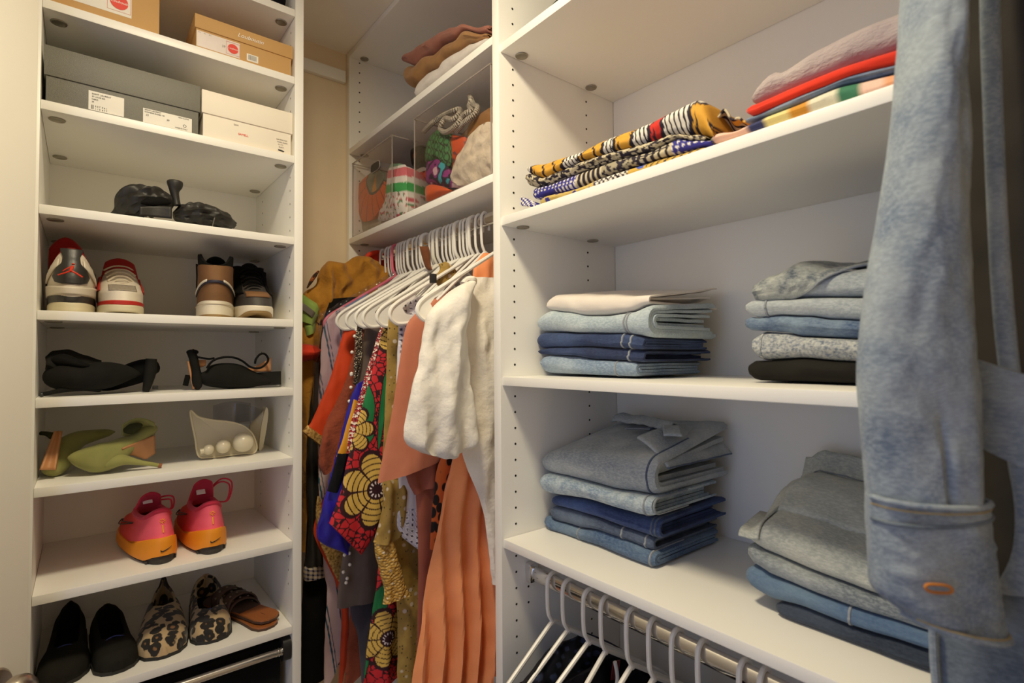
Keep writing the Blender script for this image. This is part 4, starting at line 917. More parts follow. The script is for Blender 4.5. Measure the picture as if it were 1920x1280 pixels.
def fan(p):
    c = onX(700, 325, .67); a = math.atan2(p.z - c.z, p.y - c.y); d = math.hypot(p.z - c.z, p.y - c.y)
    if d < .055: return sRGB('#6d7768') if abs(math.sin(a * 1)) < .96 else sRGB('#d28a2a')
    if d < .063: return sRGB('#3f3f3c')
    if abs(math.sin(a * 9)) < .13: return sRGB('#7a3018')
    return sRGB('#de5a1c')
pil('printed_cloth', 'orange pleated fan-print cloth at the left of the far acrylic bin', 'cloth', g, PB, [(664, 352), (672, 338), (690, 322), (702, 316), (712, 326), (718, 350), (716, 375), (705, 395), (690, 411), (675, 414), (667, 395)], .672, .10, fan, nr=40, n=12, bulge=.010)
def strp(p):
    z0 = onX(738, 300, .67).z; d = z0 - p.z + (p.y - 1.35) * .16
    return sRGB('#7fa184') if d < .018 else sRGB('#e7e0d6') if d < .026 else sRGB('#d9737a') if d < .050 else sRGB('#e4dcd2') if d < .068 else sRGB('#4aa35a') if d < .092 else (sRGB('#e2dad0') if nz(p.y * 90, p.z * 90) < .18 else sRGB('#c7616a') if nz(p.y * 60, 3, p.z * 60) > 0 else sRGB('#5a8a62'))
pil('striped_cloth', 'white cloth with pink and green stripes and flowers in the far acrylic bin', 'cloth', g, PB, [(722, 310), (735, 305), (748, 306), (755, 312), (756, 350), (757, 395), (742, 404), (722, 410), (704, 414), (702, 405), (712, 388), (718, 350)], .664, .11, strp, nr=40, n=12)
pil('pale_cloth', 'greyish pale cloth at the bottom of the far acrylic bin', 'cloth', g, fabric('pale_grey_cloth', '#b3a999', '#9c9282', wr=.6), [(663, 418), (672, 410), (690, 413), (704, 405), (706, 420), (690, 432), (668, 440)], .690, .08)
pil('white_cloth', 'plain white cloth behind the corner of the far acrylic bin', 'cloth', g, fabric('white_bin_cloth', '#ddd3c6', '#cdc2b4', wr=.6), [(764, 335), (772, 318), (790, 312), (800, 330), (800, 385), (780, 392), (766, 396)], .75, .10)
pil('dark_cloth', 'dark bundled scarf with an orange flower at the top of the far acrylic bin', 'scarf', g, PB, [(765, 270), (778, 268), (792, 282), (797, 298), (790, 312), (772, 314), (764, 300)], .78, .08, lambda p: sRGB('#b45a2a') if (p - onX(778, 291, .78)).length < .012 else sRGB('#2b2622') if nz(p.y * 50, p.z * 50) < .25 else sRGB('#4a423a'), nr=24, n=8)
pil('red_cloth', 'red and black printed cloth between the bundles of the far acrylic bin', 'cloth', g, PB, [(760, 318), (775, 326), (800, 316), (802, 334), (785, 334), (766, 338)], .735, .05, lambda p: sRGB('#c23a20') if nz(p.y * 60, p.z * 60) < .15 else sRGB('#1d1a1c'), nr=24, n=8)
g = 'clothes stuffed in the near acrylic bin'
pil('leopard_cloth', 'green cloth with dark leopard rings in the near acrylic bin', 'cloth', g, PB, [(791, 270), (800, 252), (815, 240), (830, 246), (838, 262), (838, 300), (828, 310), (812, 298), (800, 302), (790, 300)], .672, .10, lambda p: sRGB('#38402c') if .34 < math.hypot((p.y * 52) % 1 - .5, ((p.z * 52 + .5 * (int(p.y * 52) % 2)) % 1) - .5) < .5 or nz(p.y * 80, p.z * 80) > .45 else sRGB('#4c8a55'), nr=40, n=12)
def tealp(p):
    a = nz(p.y * 34, p.z * 34, 2) + .3 * nz(p.y * 80, p.z * 80)
    return sRGB('#3aa0ac') if a > .25 else sRGB('#2b1d38') if a > .02 else sRGB('#8a2f7a') if a > -.25 else sRGB('#dcb9c0')
pil('printed_cloth', 'teal and purple printed cloth in the near acrylic bin', 'cloth', g, PB, [(792, 302), (800, 300), (814, 296), (826, 305), (836, 318), (842, 332), (852, 346), (835, 350), (815, 345), (795, 342), (791, 325)], .668, .10, tealp, nr=40, n=12)
pil('orange_cloth', 'bright orange cloth at the bottom corner of the near acrylic bin', 'cloth', g, fabric('coral_orange_cloth', '#e5632c', '#d65722', wr=.7), [(792, 348), (805, 344), (828, 350), (834, 356), (815, 366), (793, 376), (790, 365)], .664, .10)
pil('cream_cloth', 'big cream quilted cloth filling the right of the near acrylic bin', 'cloth', g, fabric('cream_quilted_cloth', '#e3d6bf', '#d3c5ad', wr=1., bump=.6), [(838, 320), (845, 300), (860, 275), (878, 245), (898, 229), (912, 226), (926, 238), (945, 235), (945, 320), (915, 325), (885, 340), (855, 346), (840, 338)], .663, .13, amp=.009, fr=45, nr=30, n=8)
pil('tan_cloth', 'tan brown cloth behind the cream one in the near acrylic bin', 'cloth', g, fabric('ochre_cloth', '#a4733a', '#8d612f', wr=.6), [(852, 262), (866, 240), (880, 222), (900, 205), (925, 195), (945, 205), (945, 245), (905, 250), (870, 268)], .700, .10, amp=.006)
pil('rust_cloth', 'orange red spotted cloth between the green and cream ones in the near bin', 'cloth', g, PB, [(838, 255), (850, 252), (866, 256), (862, 280), (846, 305), (839, 312)], .684, .08, lambda p: sRGB('#7b4a4a') if nz(p.y * 80, p.z * 80) > .3 else sRGB('#dd5a2c'), nr=24, n=8)
ROPE = NT('black_white_cord'); wv = ROPE.n('ShaderNodeTexWave', {'Vector': ROPE.coord(), 'Scale': 75, 'Distortion': 1.5}, bands_direction='DIAGONAL'); ROPE.set(Base_Color=ROPE.ramp(wv.outputs['Fac'], [(.44, sRGB('#241f1c')), (.56, sRGB('#e2d8c4'))]), Roughness=.8)
cp = [(795, 246, .69), (803, 238, .68), (815, 227, .68), (832, 216, .69), (850, 208, .69), (862, 205, .70), (860, 215, .68), (848, 224, .67), (835, 222, .675), (828, 232, .67), (826, 242, .672), (834, 248, .672), (846, 243, .67), (858, 232, .672), (866, 220, .68), (874, 212, .68), (884, 208, .69), (880, 200, .70), (883, 188, .70), (881, 180, .71), (888, 196, .70), (895, 200, .70), (890, 214, .69), (872, 228, .68), (855, 246, .68)]
path = catmull([onX(*c) for c in cp], 6)
bw = []
path = rs(path, 700)
o = one('cord', MB().tube(path, .0064, 8), printed('cord_print'), 'black and white twisted cord coiled on top of the near acrylic bin clothes', 'cord', g)
paint(o, lambda co, i: sRGB('#241f1c') if ((i // 8) * .22 + (i % 8) / 8) % 1 < .42 else sRGB('#e2d8c4'))
# ================================================================ shoe boxes
def text_mesh(s, size, M, name, mat, parent, depth=.0002, spacing=1.0, shear=0.):
    cu = bpy.data.curves.new('tmp_text', 'FONT'); cu.body = s; cu.size = size; cu.extrude = depth; cu.align_x = 'LEFT'; cu.space_character = spacing; cu.shear = shear; cu.resolution_u = 3
    o = bpy.data.objects.new('tmp_text', cu); COL.objects.link(o); dg = bpy.context.evaluated_depsgraph_get()
    me = bpy.data.meshes.new_from_object(o.evaluated_get(dg)); bpy.data.objects.remove(o); bpy.data.curves.remove(cu)
    me.transform(M); me.name = name; me.materials.clear(); me.materials.append(mat)
    q = bpy.data.objects.new(name, me); COL.objects.link(q); q.parent = parent; return q
INK = plain('printing_ink', (.03, .03, .03), .7); INKG = plain('grey_ink', (.28, .27, .26), .7); LABEL = plain('paper_label', (.82, .79, .72), .75, var=.02); PINKL = plain('pale_pink_label', (.78, .70, .66), .7)
REDL = plain('red_logo_ink', (.75, .06, .04), .6); WINK = plain('white_ink', (.85, .83, .78), .7)
def FM(x, z): return Matrix(((1, 0, 0, x), (0, 0, -1, 0), (0, 1, 0, z), (0, 0, 0, 1)))   # text facing -Y at local (x, z)
def shoebox(label, x0, x1, y0, d, z0, h, lid, mat, lidmat=None, g='shoe boxes on the upper tower shelves'):
    b = thing('shoebox', label, 'shoe box', ((x0 + x1) / 2, y0, z0), group=g)
    obj('box_body', MB().box(x0 + .003, x1 - .003, y0 + .003, y0 + d - .003, z0, z0 + h - .004, .001), mat, b, world=True)
    obj('lid', MB().box(x0, x1, y0, y0 + d, z0 + h - lid, z0 + h, .0014), lidmat or mat, b, world=True)
    return b, Vector(((x0 + x1) / 2, y0 + .003, z0))
def label_(b, x0, x1, z0, z1, c, mat=LABEL, off=.0004):
    return obj('paper_label', MB().box(x0, x1, c.y - off, c.y + .0003, z0, z1, .0001), mat, b, world=True)
def bars(b, x0, x1, z0, z1, y, seed=1, mat=INK):
    r = random.Random(seed); m = MB(); x = x0
    while x < x1:
        w = r.choice((.0004, .0007, .0011)); m.box(x, min(x + w, x1), y - .0002, y + .0002, z0, z1, 0); x += w + r.choice((.0005, .0009))
    return obj('barcode', m, mat, b, world=True, kind='stuff')
def txt(b, s, size, x, z, y, mat=INK, name='lettering', **k): return text_mesh(s, size, Matrix.Translation(-b.location) @ Matrix.Translation((0, y, 0)) @ FM(x, z), name, mat, b, **k)
TANB = plain('kraft_tan_card', '#c49a60', .7, var=.03, scale=14, bump=.1); BLKB = plain('dark_textured_card', '#6a685f', .45, var=.08, scale=400, bump=.25, bscale=900); WHTB = plain('white_card', '#ece3d3', .6, var=.01)
zs1, zs2 = Z(TS[1]) + .0004, Z(TS[2]) + .0004
def logo(b, cx, cz, y, s):
    obj('logo_frame', MB().tube([(cx + sx * s * 1.28, y, cz + sz * s * 1.28) for sx, sz in ((-1, -1), (1, -1), (1, 1), (-1, 1))], .0003, 4, closed=True), REDL, b, world=True)
    obj('logo_disc', MB().lathe([(0, 0), (s, 0), (s, .0003), (0, .0003)], c=(cx, y - .0003, cz), n=28, axis=1), REDL, b, world=True)
    txt(b, 'Louboutin', s * .50, cx - s * .92, cz - s * .15, y - .0004, WINK, shear=.3)
b, c = shoebox('tan shoe box with the cropped white label at the left of its shelf', -.062, .1165, 1.283, .30, zs1, .118, .035, TANB)
label_(b, -.030, .067, zs1 + .016, zs1 + .075, c); logo(b, .047, zs1 + .041, c.y - .0008, .0145)
b, c = shoebox('tan shoe box with signature lid beside the tower\'s right panel', .176, .377, 1.283, .30, zs1, .072, .030, TANB)
label_(b, .180, .264, zs1 - .0 + .004, zs1 + .038, c, PINKL); logo(b, .250, zs1 + .021, c.y - .0008, .0105)
txt(b, '39', .007, .228, zs1 + .018, c.y - .0007, INKG)
for k in range(3): txt(b, 'C L', .003, .183 + k * .010, zs1 + .034, c.y - .0007, INKG)
label_(b, .278, .302, zs1 + .006, zs1 + .022, c); bars(b, .281, .298, zs1 + .009, zs1 + .020, c.y - .0006, 3, INKG)
txt(b, 'Louboutin', .013, .258, zs1 + .052, 1.2826, WINK, shear=.35)
b, c = shoebox('dark grey textured shoe box with two white labels', -.0625, .188, 1.284, .32, zs2, .105, .056, BLKB)
label_(b, .002, .0570, zs2 + .003, zs2 + .040, c)
for i, (s, sz) in enumerate((('SAINT LAURENT', .0040), ('37 LOUIS BO', .0036), ('NERO', .0036), ('39', .0034))): txt(b, s, sz, .007, zs2 + .0335 - i * .0052, c.y - .0007)
bars(b, .0065, .0105, zs2 + .005, zs2 + .013, c.y - .0006, 5); txt(b, '2 0 7  0 6 1', .0040, .012, zs2 + .0100, c.y - .0007); txt(b, '1 1 0  6 7 7', .0040, .012, zs2 + .0050, c.y - .0007)
label_(b, .088, .173, zs2 + .002, zs2 + .031, c)
txt(b, 'SAINT LAURENT', .0038, .0905, zs2 + .0270, c.y - .0007); txt(b, 'WOMENS SHOES 105', .0036, .0905, zs2 + .0225, c.y - .0007); txt(b, '39', .005, .128, zs2 + .0150, c.y - .0007)
obj('care_symbol', MB().tube([(.093, c.y - .0006, zs2 + .0165), (.097, c.y - .0006, zs2 + .0165), (.097, c.y - .0006, zs2 + .0195), (.0935, c.y - .0006, zs2 + .0190)], .0004, 4, closed=True), INK, b, world=True)
txt(b, 'VERO CUOIO', .0032, .148, zs2 + .0270, c.y - .0007); txt(b, 'MADE IN ITALY', .0032, .143, zs2 + .0045, c.y - .0007)
obj('care_symbol', MB().tube([(.160 + .0028 * math.cos(a), c.y - .0006, zs2 + .0125 + .0028 * math.sin(a)) for a in [2 * PI * k / 12 for k in range(12)]], .0004, 4, closed=True), INK, b, world=True)
b, c = shoebox('white shoe box beside the dark grey one, against the right panel', .1905, .3775, 1.284, .30, zs2, .101, .050, WHTB)
txt(b, 'SAM', .0050, .253, zs2 + .040, c.y - .0007, INKG); txt(b, 'SAMELL', .0062, .262, zs2 + .021, c.y - .0007, REDL)
for i, s in enumerate(('SAM EDELMAN', 'HAZEL BLACK', '39  9 M', 'BLACK')): txt(b, s, .0036, .342 + i * .0018, zs2 + .031 - i * .0058, c.y - .0007, INKG)
obj('printed_mark', MB().poly([(.346, c.y - .0006, zs2 + .006), (.358, c.y - .0006, zs2 + .0045), (.360, c.y - .0006, zs2 + .007), (.352, c.y - .0006, zs2 + .009), (.346, c.y - .0006, zs2 + .009)], (0, .0003, 0)), INK, b, world=True)
# dark pouch on the uppermost visible tower shelf
one('dark_pouch', MB().ball((.325, 1.340, Z(TS[0]) + .043), (.050, .045, .042), 24, 14), fabric('navy_black_velvet', '#17161f', '#0f0f14', wr=.8), 'dark navy pouch on the highest visible tower shelf', 'pouch')
# ================================================================ shoes
class Stack:
    """shoe upper as stacked horizontal outlines; local +x = toe, heel at x ~ 0"""
    def __init__(s, lev, fore=.16, e=.80, bend=0.):
        s.lev = lev; s.fore = fore; s.e = e; s.bend = bend
    def par(s, z): return [interp([(l[0], l[i]) for l in s.lev], z) for i in (1, 2, 3)]
    def pt(s, z, ph, off=0.):
        xh, xt, w = s.par(z); m, h = (xh + xt) / 2, (xt - xh) / 2 + off; w += off
        cx = math.cos(ph); sy = math.sin(ph); x = m + h * math.copysign(abs(cx) ** .92, cx)
        y = w * math.copysign(abs(sy) ** s.e, sy) * (1 + s.fore * cx * (1 if cx > 0 else .6)) + s.bend * (cx + 1) * h * .15
        return Vector((x, y, z))
    def back(s, y, z, off=0.):       # heel surface point at lateral y
        lo_, hi_ = PI / 2, PI
        for _ in range(30):
            mid = (lo_ + hi_) / 2
            if s.pt(z, mid, off).y > abs(y): lo_ = mid
            else: hi_ = mid
        p = s.pt(z, mid, off); return Vector((p.x, y, z))
    def shell(s, z0, z1, th=.004, zin=None, n=56, m=16, dip=None):
        dip = dip or (lambda ph: 0.)
        rings = []; zin = z0 + .006 if zin is None else zin
        for i in range(m + 1): rings.append([s.pt(lerp(z0, z1 + dip(2 * PI * k / n), i / m), 2 * PI * k / n) for k in range(n)])
        for i in range(m + 1): rings.append([s.pt(max(zin, lerp(z1 + dip(2 * PI * k / n) + (.0015 if i == 0 else 0), zin, i / m)), 2 * PI * k / n, -th) for k in range(n)])
        return MB().loft(rings)
    def band(s, z0, z1, p0, p1, off=.001, nu=24, nv=6, zf=None):
        def f(a, b):
            ph = lerp(p0, p1, a); za, zb = (z0(ph) if callable(z0) else z0), (z1(ph) if callable(z1) else z1); return s.pt(lerp(za, zb, b), ph, off)
        return MB().grid(f, nu, nv)
    def sole(s, z0, z1, grow=.003, n=56, zt=None, zb=None, flare=0., m=6):
        rings = []
        for i in range(m + 1):
            r = []
            for k in range(n):
                ph = 2 * PI * k / n; a = zb(ph) if zb else z0; b = zt(ph) if zt else z1; z = lerp(a, b, i / m)
                rr = grow + flare * (1 - i / m) - (.0016 if i in (0, m) else 0); p = s.pt(s.lev[0][0], ph, rr); r.append(Vector((p.x, p.y, z)))
            rings.append(r)
        return MB().loft(rings)
def strokes(S, segs, off=.0012, flat=.5):
    m = MB()
    for pts, r in segs: m.tube([S.back(y, z, off) for y, z in pts], r, 8, flat=1)
    return m
def shoe(name, label, cat, X, Y, zshelf, deg, g): return thing(name, label, cat, (X, Y, zshelf + .0003), (0, 0, R(deg)), g)
CW = plain('offwhite_leather', '#d9cfbe', .5, var=.03, bump=.1); CS = plain('ivory_rubber', '#d2c8a8', .6, var=.03); CK = plain('charcoal_leather', '#2e2c2a', .42, var=.08, bump=.12); CR = plain('red_rubber', '#b5261c', .5); CRL = fabric('red_lining', '#a81d18', '#8f1713', bump=.2)
CLACE = fabric('cream_lace', '#d8ccb6', '#c6baa4', weave=500); CGREY = plain('grey_mesh', '#9a8f80', .8, var=.2, scale=250, bump=.5)
g = 'sneakers on the tower shelf'; z4 = Z(TS[4])
# --- white, black and red basketball sneaker, heel to the viewer
LV = [(.020, .004, .268, .0375), (.045, .0, .262, .0380), (.062, .001, .215, .0375), (.080, .004, .165, .0350), (.100, .010, .140, .0315), (.122, .016, .125, .0295)]
S = Stack(LV)
def red_sneaker(label, X, Y, deg, heel):
    s = shoe('sneaker', label, 'sneaker', X, Y, z4, deg, g)
    o = obj('sole', S.sole(0, .020, .0015, zb=lambda ph: .004 * (math.cos(ph) > .0) * sstep(.4, 1, math.cos(ph)) + .0, zt=lambda ph: .017 + .003 * abs(math.sin(ph))), CS, s)
    obj('midsole', S.sole(.016, .034, .0012, zb=lambda ph: .0165 + .002 * abs(math.sin(ph)), zt=lambda ph: .034 if math.cos(ph) < .2 else .026), CK if heel else CR, s)
    obj('upper', S.shell(.026, .104, dip=lambda ph: -.014 * max(0, math.sin(ph) ** 2) + .012 * sstep(.3, 1, -math.cos(ph))), CW, s)
    obj('lining', Stack([(l[0], l[1] + .005, l[2] - .005, l[3] - .004) for l in LV]).shell(.05, .112, .003, dip=lambda ph: -.010 * math.sin(ph) ** 2 + .010 * sstep(.3, 1, -math.cos(ph))), CRL, s)
    tg = obj('tongue', MB().grid(lambda a, b: Vector((.150 - .052 * b + .010 * b * b, lerp(-.034, .034, a) * (1 - .25 * b * b) + (.010 * b if heel else 0), .066 + (.092 if heel else .066) * b - (.026 if heel else .012) * (2 * a - 1) ** 2)), 14, 14), CRL, s, solid=.008, subd=1)
    def key(z): return interp([(.052, .26), (.056, .62), (.068, .78), (.080, .66), (.092, .36), (.104, .34), (.116, .50), (.121, .52)], z)
    def kf(a, b):
        z = lerp(.052, .1205, b); w = key(z); return S.pt(z, PI + lerp(-w, w, a), .0016)
    hp = obj('heel_panel', MB().grid(kf, 20, 30), CK, s, solid=.002)
    zz_ = .0775; kx = 1 / 8040.
    def J(x, y): return (-(x - 580) * kx * (1), zz_ - (y - 575) * kx)
    obj('jumping_figure_logo', strokes(S, [([J(575, 585), J(505, 622), J(430, 652)], .0016), ([J(580, 580), J(640, 615), J(712, 662)], .0017), ([J(598, 505), J(585, 545), J(572, 590)], .0026), ([J(565, 525), J(520, 560), J(485, 592)], .0011), ([J(604, 470), J(604, 482)], .0026)], .0026), plain('bright_red_logo', '#dd3b20', .4), hp)
    for sg in (-1, 1): obj('heel_strap', MB().grid(lambda a, b: S.pt(lerp(.086, .100, b) - .028 * a, PI + sg * lerp(.52, 1.35, a), .0025), 12, 5), CW, s, solid=.002)
    obj('heel_overlay', S.band(lambda ph: .033, lambda ph: .050 - .004 * math.cos((ph - PI) * 2), PI - 1.5, PI + 1.5, .0022, 30, 5), CW, s, solid=.0016)
    for sg in (-1, 1): obj('lace_wing', MB().grid(lambda a, b: S.pt(lerp(.050, .086, a), sg * lerp(.9, 1.5, b), .0022), 8, 6), CR if not heel else plain('black_wing', '#1d1b1c', .5), s, solid=.0016)
    obj('toe_vent', MB().grid(lambda a, b: S.pt(lerp(.046, .062, b), lerp(-.45, .45, a), .0012), 14, 6), CGREY, s, solid=.001)
    for k in range(6):
        t = k / 5; z = lerp(.058, .104, t); x = lerp(.212, .130, t); w = lerp(.018, .029, t)
        obj('shoelace', MB().tube(catmull([(x, -w, z - .004), (x - .004, -w * .4, z + .007), (x - .006, w * .4, z + .008), (x - .012, w, z - .002)], 5), .0026, 6, flat=.7), CLACE, s)
    return s
red_sneaker('white sneaker turned heel out with black heel panel and red jumping figure', -.0195, 1.292, 90, True)
red_sneaker('white laced sneaker turned toe out with a red stripe round its toe', .0605, 1.292 + .268, -90, False)
# --- brown high-top pair
BRN = plain('brown_nubuck', '#7d5836', .75, var=.08, bump=.15); BLN = fabric('black_lining', '#171614', '#0f0e0d'); GUM = plain('gum_rubber', '#8f7448', .6); WRB = plain('white_rubber', '#e3dac6', .5); NVY = plain('navy_leather', '#1f1d33', .5); DGR = plain('dark_grey_leather', '#3f3a36', .6)
LB = [(.030, .004, .272, .0385), (.055, .0, .262, .0385), (.075, -.001, .205, .0370), (.100, .001, .160, .0355), (.122, .002, .142, .0360), (.140, .0, .138, .0365)]
S2 = Stack(LB)
def brown_sneaker(label, X, Y, deg, heel):
    s = shoe('high_top_sneaker', label, 'sneaker', X, Y, z4, deg, g)
    tz = (lambda ph: 0.) if heel else (lambda ph: .012 * sstep(.55, 1, math.cos(ph)))
    obj('outsole', S2.sole(0, .007, .0008, zb=tz, zt=lambda ph: .007 + tz(ph)), GUM, s)
    obj('midsole', S2.sole(.005, .033, .0018, zb=lambda ph: .005 + tz(ph) * 1.0, zt=lambda ph: .0335 - .004 * math.cos(ph)), WRB, s)
    obj('sole_rib', S2.band(.028, .0292, PI - 1.5, PI + 1.5, .0030, 30, 2), plain('beige_sole_line', '#b9ae97', .6), s, solid=.0008)  # rib in a slightly darker beige than the midsole
    obj('upper', S2.shell(.030, .112, dip=lambda ph: .006 * math.sin(ph) ** 2), BRN if heel else DGR, s)
    obj('collar', Stack([(l[0], l[1] + .001, l[2] - .004, l[3] - .001) for l in LB]).shell(.095, .134, .006, zin=.09, dip=lambda ph: .008 * abs(math.sin(ph)) - .022 * sstep(.2, 1, -math.cos(ph))), BLN, s)
    f = lambda ph: .080 - .024 * (abs(ph - PI) / 1.3) ** 2
    obj('heel_band', S2.band(lambda ph: f(ph) - .006, lambda ph: f(ph), PI - 1.3, PI + 1.3, .0022, 40, 4), NVY, s, solid=.002)
    for sg in (-1, 1): obj('white_piping', S2.band(lambda ph: f(ph) - .0018, lambda ph: f(ph) + .0032, PI + sg * .36, PI + sg * 1.3, .0036, 20, 3), WRB, s, solid=.0014)
    obj('tongue', MB().grid(lambda a, b: Vector((.140 - .030 * b, lerp(-.024, .024, a) * (1 - .25 * b), .090 + .060 * b - .010 * (2 * a - 1) ** 2)), 12, 12), BLN, s, solid=.009, subd=1)
    obj('toe_cap', MB().grid(lambda a, b: S2.pt(lerp(.050, .066, b), lerp(-.5, .5, a), .0014), 14, 6), BRN, s, solid=.001)
    for k in range(7):
        t = k / 6; z = lerp(.066, .122, t); x = lerp(.212, .140, t); w = lerp(.020, .028, t)
        obj('shoelace', MB().tube(catmull([(x, -w, z - .003), (x - .003, -w * .4, z + .008), (x - .006, w * .4, z + .008), (x - .010, w, z - .001)], 5), .0032, 6, flat=.7), BLN, s)
    for sg in (-1, 1): obj('eyelet_flap', MB().grid(lambda a, b: S2.pt(lerp(.060, .128, a), sg * lerp(.55, 1.15, b), .003), 10, 6), BLN, s, solid=.003)
    return s
brown_sneaker('brown high-top sneaker turned heel out with a navy band and white piping', .2210, 1.295, 80, True)
brown_sneaker('dark high-top sneaker turned toe out with black laces and white sole rim', .3340, 1.296 + .270, -95, False)
# --- pink and orange running shoes
g = 'pink and orange running shoes'; z7 = Z(TS[7])
t = NT('pink_to_coral_mesh'); co = t.n('ShaderNodeTexCoord'); sx = t.n('ShaderNodeSeparateXYZ', {'Vector': co.outputs['Object']}); t.set(Base_Color=t.ramp(t.math('MULTIPLY', sx.outputs[0], 4.2), [(.12, sRGB('#ef5f74')), (.55, sRGB('#e0433c'))]), Roughness=.7); t.bump(t.noise(400, 2), .2, .001); PNK = t.mat
PKD = fabric('hot_pink_lining', '#d83a55', '#c22f4b', bump=.2); ORS = plain('bright_orange_foam', '#f59a22', .55, var=.03, bump=.05); BOS = plain('dark_grey_outsole', '#3a3733', .7, var=.2, scale=200, bump=.5)
LR = [(.020, .002, .268, .0395), (.045, .004, .265, .0385), (.060, .010, .235, .0350), (.078, .018, .185, .0300), (.095, .022, .150, .0265), (.110, .024, .135, .0260)]
S3 = Stack(LR, bend=0)
def runner(label, X, Y, deg, tall):
    s = shoe('running_shoe', label, 'running shoe', X, Y, z7, deg, g)
    obj('outsole', S3.sole(0, .020, -.0005, zb=lambda ph: .0 + .010 * sstep(.4, 1, math.cos(ph)), zt=lambda ph: .020 + .006 * sstep(.4, 1, math.cos(ph))), BOS, s)
    for k in range(7): obj('tread_lug', MB().box(-.004, .004, -.0022, .0022, 0, .006, .0008).xf(Matrix.Translation((.014 + .03 * (1 - math.cos((k - 3) * .35)), (k - 3) * .0085, .0005))), BOS, s)
    obj('midsole', S3.sole(.008, .048, .0035, zb=lambda ph: .007 + .011 * sstep(.70, 1, -math.cos(ph)) + .010 * sstep(.3, 1, math.cos(ph)), zt=lambda ph: .030 + .020 * sstep(-.2, -1, math.cos(ph)) * 1.0 + .004 * math.cos(ph) ** 2, flare=.002), ORS, s)
    obj('upper', S3.shell(.028, .094, .004, dip=lambda ph: .008 * sstep(.4, 1, -math.cos(ph)) - .012 * math.sin(ph) ** 2), PNK, s)
    obj('collar', MB().tube([S3.pt(.096 + .008 * sstep(.4, 1, -math.cos(ph)) - .012 * math.sin(ph) ** 2, ph, -.003) for ph in [2 * PI * k / 40 for k in range(40)]], .0055, 8, closed=True), PKD, s)
    hh = .034 if tall else .020
    obj('tongue', MB().grid(lambda a, b: Vector((.150 - .040 * b, lerp(-.028, .028, a) * (1 - .1 * b - .25 * b * b), .078 + (.030 + hh) * b - .010 * (2 * a - 1) ** 2)), 12, 12), PKD, s, solid=.006, subd=1)
    obj('tongue_tag', MB().box(-.009, .009, -.0004, .0004, -.006, .006, .0002).xf(Matrix.Translation((.118 if tall else .120, .004, .112 if tall else .108)) @ Matrix.Rotation(R(90), 4, 'Z') @ Matrix.Rotation(R(38), 4, 'X')), LABEL, s)
    for k in range(4):
        t_ = k / 3; z = lerp(.066, .092, t_); x = lerp(.208, .150, t_); w = lerp(.016, .024, t_)
        obj('shoelace', MB().tube(catmull([(x, -w, z - .002), (x - .003, 0, z + .009), (x - .008, w, z - .001)], 6), .0024, 6, flat=.7), PKD, s)
    for k in range(2):
        a0 = (.020 if tall else -.012) + .010 * k; obj('lace_loop', MB().tube(catmull([(.145, -.012, .100), (.128, -.030 - a0 * .3, .112 + a0 * .7), (.118, -.046 - a0 * .5, .108 + a0 * .5), (.120, -.044 - a0 * .3, .082), (.138, -.026, .082)], 7), .0018, 6), PKD, s)
    yl = .0
    def bk(y, z): return S3.back(y, z, .0012)
    OL = plain('orange_logo', '#f3a72e', .5)
    m = MB()
    for k in range(8):
        a = 2 * PI * k / 8; m.tube([bk(yl + .0022 * math.cos(a), .084 + .0022 * math.sin(a)), bk(yl + .0050 * math.cos(a), .084 + .0050 * math.sin(a))], .0008, 6)
    obj('pinwheel_logo', m, OL, s)
    obj('heel_lettering', MB().tube([bk(yl, .076), bk(yl, .070), bk(yl, .062)], .0014, 6), OL, s)
    sw = lambda S_, pts, off: None
    m = MB(); P = [(.0072, .0268), (.0036, .0270), (-.003, .0298), (-.0115, .0345)]; n = 14
    top = [(.0085, .0320), (.0062, .0296), (.0032, .0292), (-.0120, .0352)]
    def swp(a, b):
        lo_ = catmull([(p[0], p[1], 0) for p in P], 5); hi_ = catmull([(p[0], p[1], 0) for p in top], 5); i = int(a * 15 + .5); q = lo_[i].lerp(hi_[i], b); p = S3.pt(S3.lev[0][0], PI, .0035); 
        x = S3.back(q.x, .030, .0072).x; return Vector((x, q.x, q.y))
    obj('swoosh_logo', MB().grid(swp, 15, 2), M_BLACKP, s, solid=.0008)
    # outlined swoosh on the outer side
    side = 1
    pth = [S3.pt(z, ph, .0018) for ph, z in ((.62, .052), (.72, .046), (.90, .045), (1.25, .056), (1.62, .070), (1.20, .061), (.98, .056), (.86, .060))]
    obj('side_swoosh', MB().tube(catmull(pth, 5), .0012, 6), M_BLACKP, s)
    return s
runner('pink running shoe with orange sole on the left, black outlined swoosh on its side', .1350, 1.305, 98, False)
runner('pink running shoe with orange sole on the right, loose lace loops and raised tongue', .2240, 1.300, 92, True)
